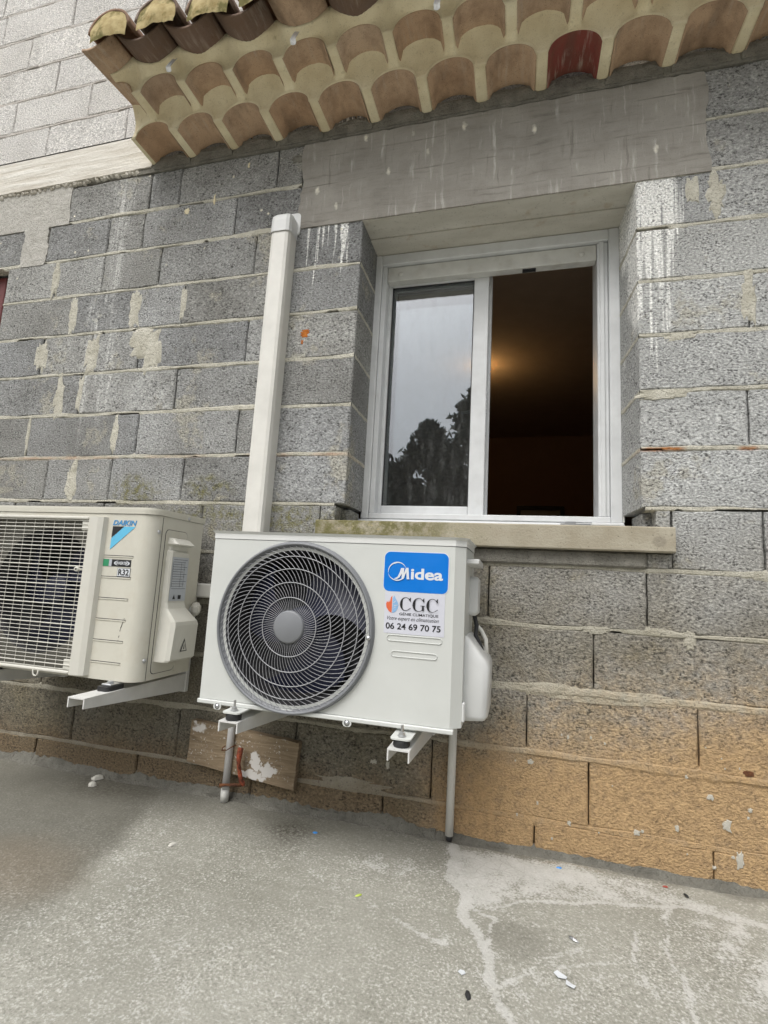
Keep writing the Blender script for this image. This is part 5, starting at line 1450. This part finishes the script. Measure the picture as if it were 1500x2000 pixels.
obj('hook_bar', MB().tube([(-0.954, -0.056, -0.902), (-0.955, -0.060, -0.925), (-0.956, -0.058, -0.955), (-0.950, -0.055, -0.985), (-0.944, -0.052, -1.012), (-0.938, -0.05, -1.022), (-0.933, -0.048, -1.03)], [0.010, 0.011, 0.007, 0.0075, 0.008, 0.009, 0.005], 8), M['red_iron'], hk)
obj('hook_pin', MB().tube([(-1.022, -0.060, -1.037), (-0.99, -0.060, -1.031), (-0.94, -0.054, -1.026)], [0.006, 0.005, 0.006], 8), M['rust'], hk)
wr = MB().tube([(-1.035, -0.045, -0.925), (-1.022, -0.060, -0.918), (-1.005, -0.064, -0.914), (-0.985, -0.058, -0.900), (-0.975, -0.05, -0.897)], 0.0018, 6).tube([(-1.035, -0.045, -0.925), (-1.03, -0.05, -0.912), (-1.02, -0.05, -0.905)], 0.002, 6)
tag(obj('rusty_wire', wr, M['rust']), 'rusty wire twisted round the grey pipe', 'wire')

# ------------------------------------------------------------------ litter on the slab
def pebble(name, x, y, rx, ry, h, mat, label, cat, ang=0.0, seed=0, group=None):
    vs, fs = [], []; n, m = 9, 4; z = GZ
    for j in range(m + 1):
        ph = math.pi / 2 * j / m
        for i in range(n):
            a = 2 * math.pi * i / n; k = 1 + 0.4 * fn(math.cos(a) + seed * 2.3, math.sin(a), j * 0.4, 1.3)
            u, v = rx * math.cos(a) * math.cos(ph) * k, ry * math.sin(a) * math.cos(ph) * k
            vs.append((x + u * math.cos(ang) - v * math.sin(ang), y + u * math.sin(ang) + v * math.cos(ang), z + h * math.sin(ph) + 0.001))
    for j in range(m):
        for i in range(n): fs.append((j * n + i, j * n + (i + 1) % n, (j + 1) * n + (i + 1) % n, (j + 1) * n + i))
    fs.append(tuple(reversed(range(n))))
    return tag(obj(name, MB().add(vs, fs, False), M[mat]), label, cat, group)
def scrap(name, x, y, pts, mat, label, h=0.0015, lift=0.003):
    mb = MB(); n = len(pts)
    top = [(x + p[0], y + p[1], GZ + 0.003 + h + lift * fn(p[0] * 90, p[1] * 90, 1)) for p in pts]
    mb.add(top + [(p[0], p[1], p[2] - h) for p in top], [tuple(range(n)), tuple(reversed(range(n, 2 * n)))] + [(i, (i + 1) % n, n + (i + 1) % n, n + i) for i in range(n)])
    return tag(obj(name, mb, M[mat]), label, 'litter')
pebble('stone_chip', -1.563, -0.045, 0.024, 0.012, 0.016, 'bone', 'elongated white stone chip near the wall under the older unit', 'stone', 0.9, 1)
pebble('stone_chip', -1.535, -0.098, 0.016, 0.014, 0.014, 'bone', 'round white stone chip beside the elongated one', 'stone', 0.2, 2)
pebble('stone_chip', -0.989, -0.352, 0.014, 0.007, 0.007, 'bone', 'small white chip alone on the wet slab', 'stone', 0.9, 3)
pebble('plastic_bit', -0.621, -0.128, 0.009, 0.006, 0.003, 'blue_bit', 'tiny blue plastic bit by the oily spot', 'litter', 0.1, 4)
pebble('plastic_bit', -0.389, -0.394, 0.010, 0.004, 0.003, 'lime_bit', 'tiny lime green plastic bit in mid slab', 'litter', 0.8, 5)
pebble('rubber_bit', -0.083, -0.631, 0.006, 0.013, 0.007, 'black', 'small black rubber bit near the bottom of the picture', 'litter', 0.3, 6)
scrap('paper_scrap', -0.101, -0.574, [(-0.008, -0.003), (0.001, -0.008), (0.008, -0.001), (0.004, 0.006), (-0.004, 0.005)], 'label_white', 'tiny white paper scrap near the black rubber bit')
scrap('paper_scrap', 0.103, -0.512, [(-0.014, 0.004), (-0.006, -0.009), (0.010, -0.008), (0.013, -0.002), (0.001, 0.006), (-0.006, 0.011)], 'label_white', 'larger of two touching white paper scraps on the slab')
scrap('paper_scrap', 0.119, -0.533, [(-0.006, 0.010), (-0.008, -0.004), (0.008, -0.009), (0.012, -0.001), (0.004, 0.003)], 'label_white', 'smaller of two touching white paper scraps on the slab')
pebble('screw_plug', 0.142, -0.380, 0.014, 0.005, 0.006, 'zinc', 'grey metal plug lying on the right part of the slab', 'litter', -0.7, 10)
pebble('plastic_bit', 0.134, -0.061, 0.008, 0.005, 0.003, 'blue_bit', 'tiny blue plastic bit at the edge of the white stain', 'litter', 0.1, 11)
pebble('rubber_bit', 0.466, -0.082, 0.004, 0.009, 0.004, 'black', 'tiny black sliver near the orange wall foot', 'litter', 0.5, 12)
pebble('plastic_bit', 0.421, -0.055, 0.008, 0.004, 0.003, 'red_bit', 'tiny red plastic bit near the orange wall foot', 'litter', 0.2, 13)

# ------------------------------------------------------------------ trees behind the camera, mirrored in the pane
def tree(x, y, h, r, seed, label):
    rg = random.Random(seed)
    t = thing('evergreen_tree', label, 'tree', (x, y, GZ), 'evergreen trees facing the wall')
    mb = MB().tube([(x, y, GZ), (x + 0.05, y, GZ + h * 0.4), (x, y + 0.05, GZ + h * 0.85)], [0.16, 0.11, 0.03], 8)
    for i in range(7):
        a = rg.uniform(0, 6.28); zz = GZ + h * rg.uniform(0.25, 0.75)
        mb.tube([(x, y, zz), (x + r * 0.7 * math.cos(a), y + r * 0.7 * math.sin(a), zz + 0.4)], [0.05, 0.015], 5)
    obj('trunk', mb, M['bark'], t)
    vs, fs = [], []
    for c in range(170):
        u = rg.uniform(0.02, 1.0); a = rg.uniform(0, 6.28); rr = r * (math.sin(math.pi * min(1, 0.18 + 0.82 * u ** 0.9)) ** 0.7) * math.sqrt(rg.uniform(0.1, 1))
        cx, cy, cz = x + rr * math.cos(a), y + rr * math.sin(a), GZ + 0.15 + (h - 0.4) * u
        cr = r * rg.uniform(0.2, 0.36)
        for q in range(60):
            d = Vector((rg.gauss(0, 1), rg.gauss(0, 1), rg.gauss(0, 1))).normalized() * cr * rg.uniform(0.3, 1.0) ** 0.5
            p = Vector((cx, cy, cz)) + d
            e1 = Vector((rg.gauss(0, 1), rg.gauss(0, 1), rg.gauss(0, 1))).normalized(); e2 = e1.orthogonal().normalized()
            s = rg.uniform(0.06, 0.13); k = len(vs)
            vs += [p - e1 * s * 1.3, p + e2 * s * 0.6, p + e1 * s * 1.3, p - e2 * s * 0.6]; fs.append((k, k + 1, k + 2, k + 3))
    obj('crown', MB().add(vs, fs), M['leaf'], t, recalc=False)
tree(-1.25, -12.5, 6.9, 1.35, 1, 'tallest dark evergreen tree mirrored at the right of the glass pane')
tree(-2.75, -12.9, 5.9, 1.35, 2, 'middle dark evergreen tree mirrored in the glass pane')
tree(-4.15, -12.6, 4.75, 1.3, 3, 'lowest dark evergreen tree mirrored at the left of the glass pane')
tree(0.9, -13.0, 7.6, 1.6, 4, 'dark evergreen tree facing the open half of the window')
tree(-6.2, -13.5, 4.6, 1.5, 5, 'dark evergreen tree facing the older unit')
